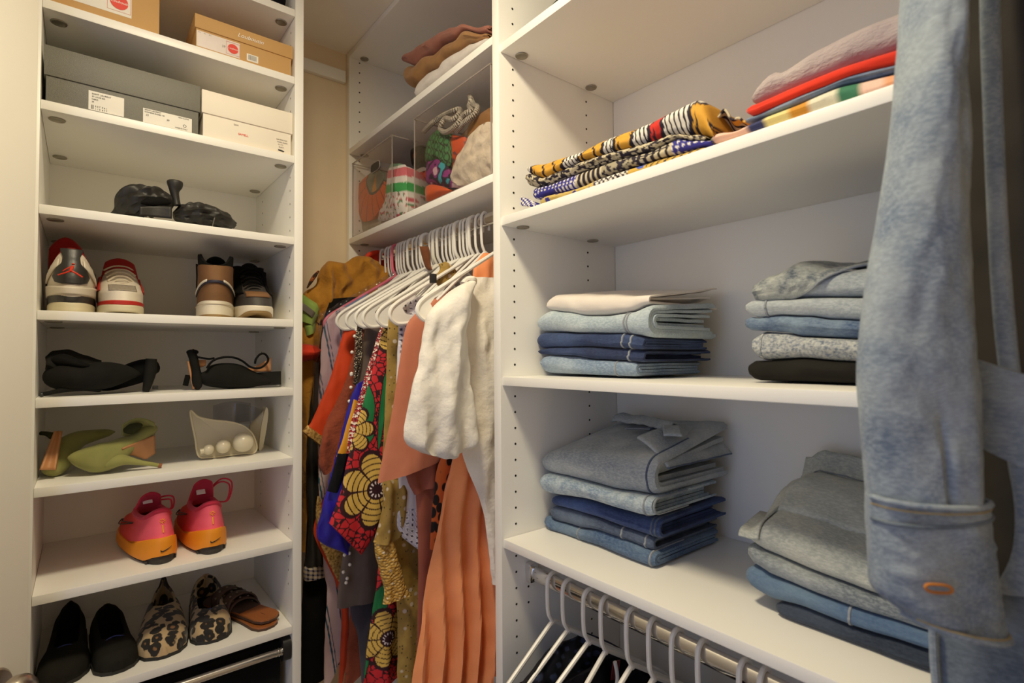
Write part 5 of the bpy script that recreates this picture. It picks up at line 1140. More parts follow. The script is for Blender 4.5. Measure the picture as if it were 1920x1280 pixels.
# --- shell type shoes: flats and pumps
def shell_shoe(L, wt, ht, rt, zb=None, th=.003, n=54, e1=.62, e2=.85, inner=.35, skew=0.):
    """slip-on shoe; tables over t (0 heel, 1 toe): half width, height, rim angle (90 = closed vamp), base height"""
    K = 9; rings = []; zb = zb or [(0, 0), (1, 0)]
    for i in range(n + 1):
        t = .5 - .5 * math.cos(PI * (i / n)); w = interp(wt, t); h = interp(ht, t); tr = R(interp(rt, t)); z0 = interp(zb, t); x = L * t; c = skew * math.sin(PI * t)
        def P(th_, sc, sg): return Vector((x, c + sg * w * sc * max(0, math.cos(th_)) ** e1, z0 + h * (sc if sc < 1 else 1) * math.sin(th_) ** e2))
        sc = max(.3, 1 - th / max(w, .004)) if 0 < i < n else .04; r = []
        for k in range(K): r.append(P(tr * k / (K - 1), 1, 1))
        for k in range(K): 
            p = P(tr * (1 - k / (K - 1)), sc, 1); p.z = max(p.z, z0 + .003); r.append(p)
        for k in range(K):
            p = P(tr * k / (K - 1), sc, -1); p.z = max(p.z, z0 + .003); r.append(p)
        for k in range(K): r.append(P(tr * (1 - k / (K - 1)), 1, -1))
        rings.append(r)
    return MB().loft(rings)
def slab_sole(L, wt, z0, z1, grow=0., n=40, skew=0.):
    up, dn = [], []
    for i in range(n + 1):
        t = .5 - .5 * math.cos(PI * i / n); w = interp(wt, t) + grow * math.sin(PI * clamp(t * 1.0)) ** .3; c = skew * math.sin(PI * t); up.append((L * t, c + w)); dn.append((L * t, c - w))
    o = up + dn[::-1]
    return MB().loft([[Vector((x, y, z0)) for x, y in o], [Vector((x, y, z1)) for x, y in o]])
g = 'flats on the lowest tower shelf'; z8 = Z(TS[8])
BSU = fabric('black_suede', '#24231f', '#1b1a18', weave=1400, bump=.2); BIN = fabric('black_insole', '#100f0e', '#0a0a0a', bump=.1); BLUET = plain('blue_trim', '#3f4a9a', .6); RUB = plain('black_rubber', '#22211f', .6)
W1 = [(0, .006), (.04, .022), (.12, .029), (.3, .031), (.5, .033), (.72, .041), (.86, .039), (.95, .026), (1, .006)]
H1 = [(0, .062), (.10, .052), (.3, .036), (.55, .034), (.72, .036), (.9, .028), (1, .014)]
R1 = [(0, 90), (.035, 88), (.07, 64), (.15, 60), (.45, 60), (.60, 66), (.68, 90), (1, 90)]
def flat(label, X, Y, deg, mat, L=.255, H=H1, W=W1, vamp=None, pitch=0, trim=True, Rr=R1):
    s = thing('flat_shoe', label, 'flat shoe', (X, Y, z8 + .0003), (0, 0, R(deg)), g)
    obj('sole', slab_sole(L, W, 0, .007, .002), RUB, s)
    up = shell_shoe(L, W, H, Rr); up.v = [p + Vector((0, 0, .006)) for p in up.v]
    obj('upper', up, mat, s, sharp=70)
    obj('insole', slab_sole(L * .74, W, .010, .012, -.006).xf(Matrix.Translation((L * .04, 0, 0))), BIN, s)
    if trim: obj('heel_trim', MB().tube([(L * .672 + .012 * (1 - (y / .024) ** 2) * -1 + .010, y, .006 + .036 - 14 * y * y) for y in [lerp(-.024, .024, k / 14) for k in range(15)]], .0012, 6), BLUET, s)
    return s
t = NT('leopard_calf_hair'); co = t.coord((1, 1.15, 1)); nzv = t.n('ShaderNodeTexNoise', {'Vector': co, 'Scale': 30, 'Detail': 2}); wc = t.n('ShaderNodeMix', data_type='VECTOR'); wc.inputs[0].default_value = .012; t.put(wc.inputs[4], co); t.put(wc.inputs[5], nzv.outputs['Color'])
v = t.n('ShaderNodeTexVoronoi', {'Vector': wc.outputs[1], 'Scale': 42}, feature='F1'); n2 = t.noise(55, 2, co)
ring = t.ramp(t.math('ADD', v.outputs['Distance'], t.math('MULTIPLY', t.math('SUBTRACT', n2, .5), .55)), [(.12, sRGB('#8a6138')), (.19, sRGB('#17110e')), (.50, sRGB('#17110e')), (.56, sRGB('#bda27a'))])
t.set(Base_Color=ring, Roughness=.8, Sheen_Weight=.2); t.bump(t.noise(900, 2, t.coord((1, .2, 1))), .3, .001); LEO = t.mat
flat('black suede flat at the far left of the lowest shelf, toe out', -.0150, 1.318 + .262, -92, BSU, .262)
flat('black suede flat next to its mate, with a blue trim line', .0490, 1.306 + .235, -87, BSU, .235, [(0, .050), (.10, .046), (.3, .036), (.55, .033), (.72, .035), (.9, .030), (1, .018)], [(0, .012), (.04, .026), (.12, .032), (.3, .033), (.5, .034), (.72, .038), (.88, .036), (.96, .026), (1, .010)])
flat('leopard print flat with a pointed dark heel back, next to the black pair', .1620, 1.308 + .272, -96, LEO, .272, [(0, .078), (.10, .060), (.3, .044), (.5, .044), (.72, .042), (.9, .034), (1, .018)], [(0, .003), (.05, .012), (.16, .026), (.3, .037), (.5, .043), (.72, .047), (.88, .043), (.96, .031), (1, .008)], trim=False, Rr=[(0, 90), (.05, 88), (.10, 66), (.15, 64), (.36, 64), (.44, 90), (1, 90)])
flat('leopard print flat with a squarish opening, next to the sandals', .2500, 1.312 + .245, -96, LEO, .245, [(0, .060), (.10, .054), (.3, .042), (.5, .038), (.72, .038), (.9, .032), (1, .018)], [(0, .016), (.04, .031), (.12, .036), (.3, .037), (.5, .038), (.72, .041), (.88, .039), (.96, .030), (1, .011)])
# --- brown slide sandals, one lying on the other
g = 'brown sandals'; TANL = plain('tan_leather', '#9a5a2c', .45, var=.06); DBR = plain('dark_brown_leather', '#4a3326', .6, var=.15, bump=.3)
WS = [(0, .010), (.04, .024), (.12, .029), (.3, .028), (.45, .029), (.7, .038), (.86, .040), (.95, .030), (1, .010)]
def sandal(label, X, Y, z, deg, tilt):
    s = thing('sandal', label, 'sandal', (X, Y, z), (R(tilt), 0, R(deg)), g)
    obj('sole', slab_sole(.235, WS, 0, .005, 0), DBR, s)
    obj('footbed', slab_sole(.233, WS, .005, .0085, -.001), TANL, s)
    obj('stitch_mark', MB().box(.028, .044, -.0004, .0004, .0085, .0090, .0001), DBR, s)
    obj('dark_toe_pad', slab_sole(.150, [(0, .026), (.3, .030), (.6, .037), (.8, .038), (.93, .028), (1, .008)], .0086, .0094).xf(Matrix.Translation((.083, 0, 0))), DBR, s)
    for k, (x, hgt) in enumerate(((.120, .030), (.160, .034))): 
        st = obj('strap', MB().grid(lambda a, b: Vector((x + lerp(-.014, .014, b) + .012 * math.sin(PI * a), .037 * math.cos(PI * a), .006 + hgt * math.sin(PI * a) ** .8)), 20, 4), DBR, s, solid=.003)
        for j in range(5): obj('stud', MB().ball((x + .012 * math.sin(PI * (j + 1) / 6), .037 * math.cos(PI * (j + 1) / 6), .0075 + hgt * math.sin(PI * (j + 1) / 6) ** .8), .0035, 8, 5), plain('bronze_stud', (.16, .12, .08), .4, .6), st)
    return s
sandal('brown leather sandal lying underneath its mate by the right panel', .3380, 1.298, z8 + .0003, 106, 0)
sandal('brown leather sandal on top of its mate by the right panel', .3460, 1.308, z8 + .0115, 112, 0)
# --- pumps lying on their sides: upper swept along its bent centre line
def sweep(pts, n=6, m=22, e=1., wr=0.):
    """pts: (x, y, z, half width along screen, half depth); closed lump swept along the points"""
    C_ = catmull([p[:3] for p in pts], n); A = catmull([(p[3], p[4], 0) for p in pts], n); rings = []
    for i, c in enumerate(C_):
        t = (C_[min(i + 1, len(C_) - 1)] - C_[max(i - 1, 0)]).normalized(); d = Vector((0, 1, 0)); u = t.cross(d).normalized(); d = u.cross(t).normalized()
        rings.append([c + (u * max(.0006, A[i].x) * math.cos(2 * PI * k / m) + d * max(.0006, A[i].y) * math.sin(2 * PI * k / m)) * (1 + wr * (nz(c.x * 60, 3 * math.cos(2 * PI * k / m), 3 * math.sin(2 * PI * k / m)) - .4 * abs(nz(c.x * 35 + k * .2, k * .9, 7)))) for k in range(m)])
    return MB().loft(rings)
def px(u, v, Y): p = onY(u, v, Y); return (p.x, p.y, p.z)
def cupshell(rim0, rim1, base, Y0, Y1, n=24, m=8):
    """open heel cup: a curved wall from a rim polyline down to a base polyline"""
    A = rs(catmull([Vector(p) for p in rim0], 5), n); B = rs(catmull([Vector(p) for p in base], 5), n)
    return MB().grid(lambda a, b: A[int(a * n + .5)].lerp(B[int(a * n + .5)], b) + Vector((0, -.010 * math.sin(PI * b), 0)), n, m)
g = 'green suede pumps'; z6 = Z(TS[6]); GSU = fabric('sage_green_suede', '#98975a', '#82834c', weave=900, bump=.2, wr=.3); GIN = fabric('dark_green_lining', '#3a3d22', '#2d301b'); SOL = plain('nude_leather_sole', '#b98255', .5, var=.05); TIP = plain('heel_tip', '#8d5638', .6)
s = thing('pump', 'sage green suede pump lying on its side in front, stiletto pointing right', 'pump', (.05, 1.36, z6), group=g)
Yg = 1.345
obj('upper', sweep([(*px(127, 859, Yg), .002, .003), (*px(136, 859, Yg), .010, .012), (*px(155, 860, Yg + .004), .020, .021), (*px(182, 860, Yg + .008), .0285, .028), (*px(208, 853, Yg + .014), .028, .030), (*px(230, 840, Yg + .022), .022, .028), (*px(252, 826, Yg + .030), .016, .026), (*px(272, 812, Yg + .036), .015, .024), (*px(286, 804, Yg + .040), .010, .018), (*px(291, 803, Yg + .042), .003, .008)]), GSU, s, world=True)
obj('opening', sweep([(*px(232, 808, Yg + .008), .004, .004), (*px(243, 806, Yg + .006), .010, .010), (*px(258, 800, Yg + .008), .008, .010), (*px(266, 797, Yg + .010), .003, .004)]), GIN, s, world=True)
obj('heel_counter', MB().grid(lambda a, b: Vector(px(lerp(228, 290, a), lerp(lerp(806, 800, a) - 18 * math.sin(PI * clamp(.15 + a * .75)), lerp(818, 815, a), b), Yg + .010 + .050 * b * a)), 18, 8), GSU, s, world=True, solid=.003)
obj('sole', MB().grid(lambda a, b: Vector(px(lerp(229, 290, a), lerp(lerp(842, 817, a ** .9), lerp(848, 862, clamp(a * 1.4)) - 40 * max(0, a - .72), b), Yg + lerp(-.012, .020, a) + .012 * b)), 16, 10), SOL, s, world=True, solid=.003)
obj('heel', sweep([(*px(205, 868, Yg), .012, .018), (*px(222, 863, Yg - .006), .0130, .016), (*px(240, 864, Yg - .006), .0085, .011), (*px(262, 868, Yg - .006), .0055, .0065), (*px(285, 871, Yg - .006), .0042, .0045), (*px(297, 873, Yg - .006), .0040, .0042)]), GSU, s, world=True)
obj('heel_tip', MB().tube([px(297, 873, Yg - .006), px(303, 874, Yg - .006)], .0046, 10), TIP, s, world=True)
s = thing('pump', 'sage green suede pump behind, standing on its toe with the nude sole showing', 'pump', (-.02, 1.40, z6), group=g)
Yh = 1.40
obj('upper', sweep([(*px(84, 892, Yh - .03), .006, .008), (*px(98, 886, Yh - .02), .019, .020), (*px(112, 868, Yh), .024, .026), (*px(124, 848, Yh + .02), .022, .028), (*px(146, 832, Yh + .05), .017, .026), (*px(176, 824, Yh + .07), .012, .024), (*px(200, 819, Yh + .085), .008, .018), (*px(214, 817, Yh + .09), .002, .006)]), GSU, s, world=True)
obj('sole', MB().grid(lambda a, b: Vector(px(lerp(lerp(75, 103, a), lerp(104, 115, a), b), lerp(890, 817, a), Yh - .055 + .03 * a + .006 * math.sin(PI * b))), 14, 8), SOL, s, world=True, solid=.004)
obj('heel', sweep([(*px(98, 826, Yh - .01), .007, .008), (*px(88, 822, Yh), .0045, .005), (*px(77, 821, Yh + .01), .004, .0042)]), GIN, s, world=True)
# --- black pumps
g = 'black pumps'; z5 = Z(TS[5]); BKS = fabric('black_nubuck', '#201f1d', '#161614', weave=900, bump=.2); BKI = fabric('black_leather_lining', '#121110', '#0c0c0b')
s = thing('pump', 'black suede pump lying in front with its opening up and toe to the right', 'pump', (.05, 1.34, z5), group=g); Yp = 1.335
obj('upper', sweep([(*px(101, 700, Yp + .03), .008, .012), (*px(106, 704, Yp + .02), .020, .024), (*px(125, 705, Yp), .0265, .032), (*px(155, 706, Yp), .026, .034), (*px(185, 703, Yp), .0275, .032), (*px(212, 700, Yp + .004), .0245, .026), (*px(238, 698, Yp + .010), .016, .018), (*px(256, 699, Yp + .014), .007, .010), (*px(264, 700, Yp + .016), .001, .002)]), BKS, s, world=True)
obj('heel_counter', MB().grid(lambda a, b: Vector(px(lerp(86, 190, a), lerp(interp([(0, 668), (.12, 657), (.4, 654), (.7, 665), (1, 675)], a), interp([(0, 690), (.2, 712), (1, 700)], a), b), Yp + .030 - .045 * math.sin(PI * clamp(b * .9)) * (1 - a * .5))), 24, 10), BKS, s, world=True, solid=.003)
obj('insole', sweep([(*px(98, 676, Yp + .01), .006, .010), (*px(118, 674, Yp + .0), .013, .020), (*px(150, 682, Yp - .010), .008, .018), (*px(170, 685, Yp - .010), .003, .008)]), BKI, s, world=True)
obj('heel', sweep([(*px(185, 728, Yp), .006, .012), (*px(160, 724, Yp - .01), .0075, .010), (*px(130, 727, Yp - .016), .0060, .0065), (*px(104, 732, Yp - .02), .0042, .0045), (*px(82, 737, Yp - .022), .0036, .0036)]), BKS, s, world=True)
obj('heel_tip', MB().ball(px(78, 738, Yp - .022), .0045, 10, 6), M_BLACKP, s, world=True)
s = thing('pump', 'black suede pump behind with its heel cup at the right end', 'pump', (.10, 1.40, z5), group=g); Yq = 1.385
obj('upper', sweep([(*px(180, 724, Yq), .004, .006), (*px(205, 716, Yq), .014, .018), (*px(235, 702, Yq), .022, .026), (*px(262, 692, Yq), .024, .028), (*px(282, 688, Yq), .022, .026), (*px(293, 690, Yq), .014, .018), (*px(298, 692, Yq), .003, .006)]), BKI, s, world=True)
obj('heel', sweep([(*px(284, 668, Yq - .034), .010, .014), (*px(282, 690, Yq - .034), .0115, .012), (*px(277, 715, Yq - .034), .0085, .009), (*px(273, 729, Yq - .036), .006, .006)]), BKS, s, world=True)
obj('heel_tip', MB().box(-.005, .005, -.004, .004, -.004, .004, .001).xf(Matrix.Translation(px(291, 722, Yq - .02))), M_BLACKP, s, world=True)
# --- black sandals with tan soles
g = 'black heeled sandals'; Yv = 1.35
s = thing('heeled_sandal', 'black strappy heeled sandal lying across the front with a block heel to the right', 'sandal', (.28, 1.35, z5), group=g)
obj('vamp', sweep([(*px(376, 696, Yv), .006, .010), (*px(388, 700, Yv), .020, .020), (*px(410, 698, Yv), .0275, .028), (*px(440, 699, Yv), .0285, .030), (*px(465, 704, Yv), .022, .026), (*px(490, 707, Yv), .013, .020), (*px(505, 708, Yv), .009, .015)]), BKS, s, world=True)
obj('block_heel', MB().loft([[Vector(px(u, v, Yv + dy)) for v, dy in ((vt, -.012), (vb, -.012), (vb, .014), (vt, .014))] for u, vt, vb in ((480, 693, 717), (505, 691, 716), (527, 690, 715))]), BKS, s, world=True)
obj('ankle_strap', MB().tube(catmull([Vector(px(u, v, Yv - .020)) for u, v in ((388, 684), (398, 671), (416, 664), (438, 664), (455, 671), (470, 682), (486, 684), (497, 678), (503, 668), (497, 658), (488, 658), (480, 667), (478, 676))], 5), .0048, 8, flat=.5), BKI, s, world=True)
obj('sole', MB().grid(lambda a, b: Vector(px(lerp(466, 508, a), lerp(lerp(684, 664, a ** 1.5), 691, b), Yv + .004)), 12, 6), SOL, s, world=True, solid=.003)
s = thing('heeled_sandal', 'black strappy heeled sandal standing on end at the left with a tan sole edge', 'sandal', (.20, 1.36, z5), group=g)
obj('heel', sweep([(*px(356, 656, Yv), .008, .010), (*px(362, 668, Yv), .0090, .010), (*px(367, 690, Yv), .0085, .010), (*px(370, 710, Yv), .0110, .012), (*px(370, 724, Yv), .008, .010), (*px(367, 729, Yv), .002, .004)]), BKS, s, world=True)
obj('sole', MB().grid(lambda a, b: Vector(px(lerp(lerp(352, 362, a), lerp(355, 366, a), b), lerp(676, 728, a), Yv + .004 - .002 * b)), 12, 4), SOL, s, world=True, solid=.005)
obj('heel_cap', MB().ball(px(361, 659, Yv), (.012, .010, .006), 14, 8), BKI, s, world=True)
obj('toe_strap', MB().tube(catmull([Vector(px(u, v, Yv - .008)) for u, v in ((368, 668), (380, 670), (392, 672), (402, 670))], 5), .0022, 6), BKI, s, world=True)
obj('toe_sole', MB().box(-.004, .004, -.012, .012, -.012, .012, .001).xf(Matrix.Translation(px(350, 712, Yv + .02)) @ Matrix.Rotation(R(12), 4, 'Y')), BKI, s, world=True)
obj('tan_insole', MB().grid(lambda a, b: Vector(px(lerp(372, 386, a), lerp(674, 690 - 6 * a, b), Yv + .012)), 6, 6), SOL, s, world=True, solid=.002)
# --- white mules with ball heels
g = 'white ball heel mules'; IV = plain('ivory_patent', '#cfc6ae', .3, var=.02); Yw = 1.385
s = thing('mule', 'white mule lying on its side with a heel of three balls', 'mule', (.27, Yw, z6), group=g)
ol = catmull([Vector(px(u, v, Yw)) for u, v in ((357, 780), (372, 790), (400, 796), (430, 799), (455, 806), (472, 820), (480, 838), (481, 850), (474, 857), (455, 858), (425, 862), (390, 866), (372, 862), (366, 830))], 5, True)
cen = sum(ol, Vector()) / len(ol)
obj('sole', MB().loft([[cen.lerp(p, .02) + Vector((0, .004, 0)) for p in ol], [cen.lerp(p, .7) + Vector((0, .003, 0)) for p in ol], [p for p in ol], [p + Vector((0, .014, 0)) for p in ol], [cen.lerp(p, .9) + Vector((0, .016, 0)) for p in ol]]), IV, s, world=True)
obj('edge_piping', MB().tube(ol, .0022, 6, closed=True), plain('ivory_edge', '#ddd3b4', .4), s, world=True)
for u, v, r in ((391, 851, .0115), (418.5, 845, .0155), (456, 837, .0225)): obj('heel_ball', MB().ball(Vector(px(u, v, Yw - .018)), r, 24, 16), IV, s, world=True)
obj('heel_tip', MB().tube([px(384, 853, Yw - .018), px(375, 855, Yw - .018)], .0062, 12), IV, s, world=True)
CLR = clear('clear_vinyl', (.86, .86, .88))
obj('vinyl_band', MB().grid(lambda a, b: Vector(px(lerp(400, 470, a), lerp(lerp(768, 764, a) - 6 * math.sin(PI * a), 802, b), Yw + .010 + .05 * math.sin(PI * a))), 20, 8), CLR, s, world=True, solid=.0012)
s = thing('mule', 'white mule standing upright behind with its clear vinyl band', 'mule', (.34, 1.43, z6), group=g)
ol = catmull([Vector(px(u, v, 1.42)) for u, v in ((499, 770), (503, 778), (501, 800), (496, 830), (491, 848), (486, 848), (488, 820), (492, 795))], 5, True)
obj('sole', MB().loft([ol, [p + Vector((.004, .05, 0)) for p in ol]]), plain('ivory_edge', '#ddd3b4', .4), s, world=True)
obj('insole', MB().grid(lambda a, b: Vector(px(lerp(468, 494, a), lerp(lerp(802, 776, a), lerp(846, 846, a), b), 1.425 + .02 * (1 - a))), 10, 8), IV, s, world=True, solid=.003)
obj('vinyl_band', MB().grid(lambda a, b: Vector(px(lerp(440, 496, a), lerp(762 + 14 * a * a, lerp(800, 790, a), b), 1.43 + .03 * math.sin(PI * a))), 16, 8), CLR, s, world=True, solid=.0012)
# --- black satin shoes with flared heels on the shelf under the boxes
g = 'black satin heels'; z3 = Z(TS[3]); SAT = plain('black_satin', '#22201d', .5, var=.15, scale=40, bump=.8, bscale=28); Ys = 1.315
s = thing('satin_heel', 'black satin shoe lying on the left with an open side and its flared heel up', 'heeled shoe', (.08, Ys, z3), group=g)
obj('upper', sweep([(*px(205, 402, Ys + .02), .002, .004), (*px(222, 395, Ys + .02), .010, .014), (*px(240, 383, Ys + .01), .025, .026), (*px(262, 374, Ys), .0300, .034), (*px(290, 376, Ys), .0290, .034), (*px(312, 384, Ys), .022, .026), (*px(322, 390, Ys), .010, .014)], 9, 40, wr=.32), SAT, s, world=True)
obj('side_opening', sweep([(*px(264, 379, Ys - .030), .002, .003), (*px(280, 376, Ys - .032), .0085, .006), (*px(300, 375, Ys - .030), .0095, .006), (*px(318, 377, Ys - .024), .005, .005)]), BKI, s, world=True)
obj('side_panel', MB().grid(lambda a, b: Vector(px(lerp(262, 322, a), lerp(386 - 2 * math.sin(PI * a), lerp(402, 408, a), b), Ys - .036 + .006 * math.sin(PI * a))), 14, 6), SAT, s, world=True, solid=.004)
obj('heel', sweep([(*px(331, 383, Ys - .01), .008, .010), (*px(329, 370, Ys - .01), .0075, .009), (*px(327, 357, Ys - .01), .0090, .010), (*px(328, 346, Ys - .01), .0140, .013), (*px(328, 338, Ys - .01), .0135, .012), (*px(328, 336, Ys - .01), .002, .002)]), SAT, s, world=True)
s = thing('satin_heel', 'black satin shoe lying on the right with its squared toe outwards', 'heeled shoe', (.21, Ys, z3), group=g)
obj('upper', sweep([(*px(326, 398, Ys), .008, .012), (*px(345, 396, Ys), .0205, .026), (*px(370, 394, Ys), .0225, .032), (*px(392, 397, Ys), .0225, .032), (*px(412, 404, Ys + .004), .0195, .028), (*px(428, 411, Ys + .010), .0130, .022), (*px(437, 415, Ys + .014), .0085, .016), (*px(438.5, 416, Ys + .014), .002, .004)], 9, 40, wr=.28), SAT, s, world=True)
obj('heel_seam', MB().tube([px(405, 389, Ys - .022), px(402, 402, Ys - .028), px(398, 418, Ys - .024)], .0012, 6), plain('grey_seam', '#5a5750', .5), s, world=True)
obj('strap_end', MB().grid(lambda a, b: Vector(px(lerp(335, 372, a), lerp(374 + 3 * math.sin(8 * a), 384, b), Ys - .004)), 12, 4), SAT, s, world=True, solid=.004)
def settle(o, zs, mx=.012):        # let a thing lie exactly on its shelf
    lo_ = 9.
    for c in o.children: lo_ = min(lo_, min((v.co.z for v in c.data.vertices), default=9.) - (c.modifiers[0].thickness / 2 if c.modifiers and c.modifiers[0].type == 'SOLIDIFY' else 0))
    d = zs + .0004 - (o.location.z + lo_); o.location.z += max(-mx, min(mx, d))
for o in list(COL.objects):
    if o.parent is None and o.get('group') in ('green suede pumps', 'white ball heel mules'): settle(o, z6)
    elif o.parent is None and o.get('group') in ('black pumps', 'black heeled sandals'): settle(o, z5)
    elif o.parent is None and o.get('group') == 'black satin heels': settle(o, z3)
# --- pull-out rack under the lowest shelf of the tower
rk = thing('pull_out_rack', 'black pull-out rack with a chrome bar under the lowest tower shelf', 'rack', (.16, 1.45, Z(-.78)))
obj('basket', MB().box(XTL + .012, XTR - .016, 1.315, 1.60, Z(-.86), Z(-.655), .004), fabric('black_rack_liner', '#151413', '#0f0e0e'), rk, world=True)
obj('chrome_bar', MB().tube([(XTL + .010, 1.292, Z(-.6690)), (XTR - .021, 1.292, Z(-.6690))], .0085, 20), M_CHROME, rk, world=True)
for k in range(3): obj('bar_ring', MB().tube([(XTR - .0225 - .006 * k, 1.292, Z(-.669)), (XTR - .0195 - .006 * k, 1.292, Z(-.669))], .0108 - .0008 * k, 20), M_CHROME, rk, world=True)
for sg, x in ((1, XTR - .0188), (-1, XTL + .0010)):
    ol = [Vector((x, 1.280 + .018 + .018 * math.cos(a), Z(-.668) + (.026 + .0) * math.copysign(abs(math.sin(a)) ** .55, math.sin(a)))) for a in [2 * PI * k / 24 for k in range(24)]]
    obj('end_cap', MB().loft([ol, [p + Vector((.0178, 0, 0)) for p in ol]]), M_BLACKP, rk, world=True)
    obj('slide_rail', MB().box(x + .002, x + .016, 1.30, 1.60, Z(-.690), Z(-.645), .002), M_BLACKP, rk, world=True)
# ================================================================ lower rod: hangers and tops
ORD = ['first', 'second', 'third', 'fourth', 'fifth', 'sixth', 'seventh', 'eighth', 'ninth', 'tenth', 'eleventh', 'twelfth']
LZ = Z(-.440); gl = 'white hangers on the lower rod'; LY = []
for i, (u, v) in enumerate([(1027, 1068), (1056, 1080), (1095, 1100), (1126, 1112), (1175, 1133), (1216, 1150), (1260, 1172), (1308, 1190), (1386, 1228), (1424, 1250)]):
    y = onX(u, v, .7035).y; LY.append(y)
    h = hanger(y, 'white plastic hanger, %s from the divider on the lower rod' % ORD[i], [.06, .0, -.03, .10, .02, .05, -.02, .03, 0, .04][i], gl, LZ)
    if i == 3:
        a = [(.020, -.004, -.100), (.024, -.006, -.130), (.010, -.007, -.152), (-.014, -.007, -.152), (-.026, -.007, -.134)]
        obj('strap_hook', MB().tube(catmull(a, 6), .0034, 8), M_PLASTIC, h)
GL = 'tops hanging on the lower rod'
def ltop(name, label, cat, y, mat, nx=.672, nzv=-.555, sh=.515, len_=.46, seed=0, th=.014, wr=.003, fn=None, nr=44, ns=28):
    nzv += .024
    L = [('w', nx, Z(nzv)), ('w', lerp(nx, sh, .6), Z(nzv - .055)), ('w', sh, Z(-.648)), ('w', sh - .012, Z(-.74)), ('w', sh + .01, Z(-.85)), ('w', sh + .01, Z(-.575 - len_))]
    Rr = [('w', 1.433 - nx, Z(nzv)), ('w', 1.433 - lerp(nx, sh, .6), Z(nzv - .055)), ('w', 1.433 - sh, Z(-.648)), ('w', 1.445 - sh, Z(-.74)), ('w', 1.423 - sh, Z(-.85)), ('w', 1.423 - sh, Z(-.575 - len_))]
    o = one(name, drape(y, L, Rr, th, .005, 80, nr, ns, seed, wr=wr), mat, label, cat, GL)
    if fn: paint(o, lambda co, i: fn(co + o.location))
    return o
NV = printed('navy_leaf_print')
def leafp(p):
    a = math.sin(p.x * 150 + 4 * nz(p.x * 20, p.z * 20)) * math.sin(p.z * 260 + 3 * nz(p.x * 18, 4, p.z * 18)); return sRGB('#39425e') if a > .45 else sRGB('#11121c')
ltop('sleeveless_top', 'black sleeveless top with an orange sequinned shoulder next to the divider', 'top', LY[0], fabric('soft_black_jersey', '#15141a', '#0f0e13'), .60, -.625, .500, .40, 71)
o = one('sequin_shoulder', drape(LY[0] - .014, [onp for onp in [('w', .545, Z(-.640)), ('w', .505, Z(-.648)), ('w', .490, Z(-.70)), ('w', .492, Z(-.76))]], [('w', .560, Z(-.655)), ('w', .540, Z(-.690)), ('w', .530, Z(-.72)), ('w', .528, Z(-.76))], .016, .001, 60, 60, 24, 72), printed('sequin_print', .3, .8), 'orange, blue and silver sequinned shoulder piece at the foot of the divider', 'top', GL)
paint(o, lambda co, i: (sRGB('#d2541e') if (co.z + o.location.z) > Z(-.690) else sRGB('#3f7fa6') if nz(co.x * 130, co.z * 130) > .05 else sRGB('#c9c4bd')) if nz(co.x * 420, co.z * 420, co.y * 420) > -.3 else sRGB('#2a1a16'))
ltop('printed_blouse', 'navy leaf-print blouse on the second lower hanger', 'blouse', LY[1] + .004, NV, .668, -.560, .520, .44, 73, fn=leafp, nr=120, ns=80)
ltop('dark_blouse', 'black blouse with a dark red label at the neck on the lower rod', 'blouse', LY[2], fabric('black_crepe', '#16151c', '#101016'), .645, -.585, .515, .44, 74)
one('red_label', MB().box(-.010, .010, -.001, .001, -.016, .016, .0004).xf(Matrix.Translation((.765, LY[2] - .018, Z(-.575))) @ Matrix.Rotation(R(12), 4, 'Y')), fabric('dark_red_tape', '#7d2418', '#6a1d14'), 'dark red neck label inside the black blouse', 'label', GL)
ltop('dark_camisole', 'plain dark navy top on the fourth lower hanger', 'top', LY[3] + .006, fabric('ink_navy_jersey', '#141622', '#0f1019'), .62, -.610, .512, .44, 75)
ltop('striped_camisole', 'olive and blue striped top in the middle of the lower rod', 'top', LY[4] + .004, NV, .640, -.590, .515, .44, 76, fn=lambda p: sRGB('#6f7350') if math.sin(p.z * 130 + p.x * 90) > .2 else sRGB('#3c4a64'), nr=120, ns=60)
ltop('cream_camisole', 'cream cotton top beside the striped one on the lower rod', 'top', LY[5] + .004, fabric('cream_cotton', '#cfc4ac', '#bdb29b'), .650, -.575, .515, .44, 77)
ltop('grey_camisole', 'slate grey top on the seventh lower hanger', 'top', LY[6] + .006, fabric('slate_grey_cotton', '#4a5058', '#3d434a'), .660, -.565, .515, .44, 78)
ltop('plum_camisole', 'dark plum top on the eighth lower hanger', 'top', LY[7] + .004, fabric('plum_jersey', '#2e1e2a', '#251822'), .655, -.580, .515, .44, 79)
ltop('green_camisole', 'dark grey green top on the ninth lower hanger', 'top', LY[8] + .004, fabric('grey_green_cotton', '#3b4540', '#313a36'), .660, -.570, .515, .44, 80)
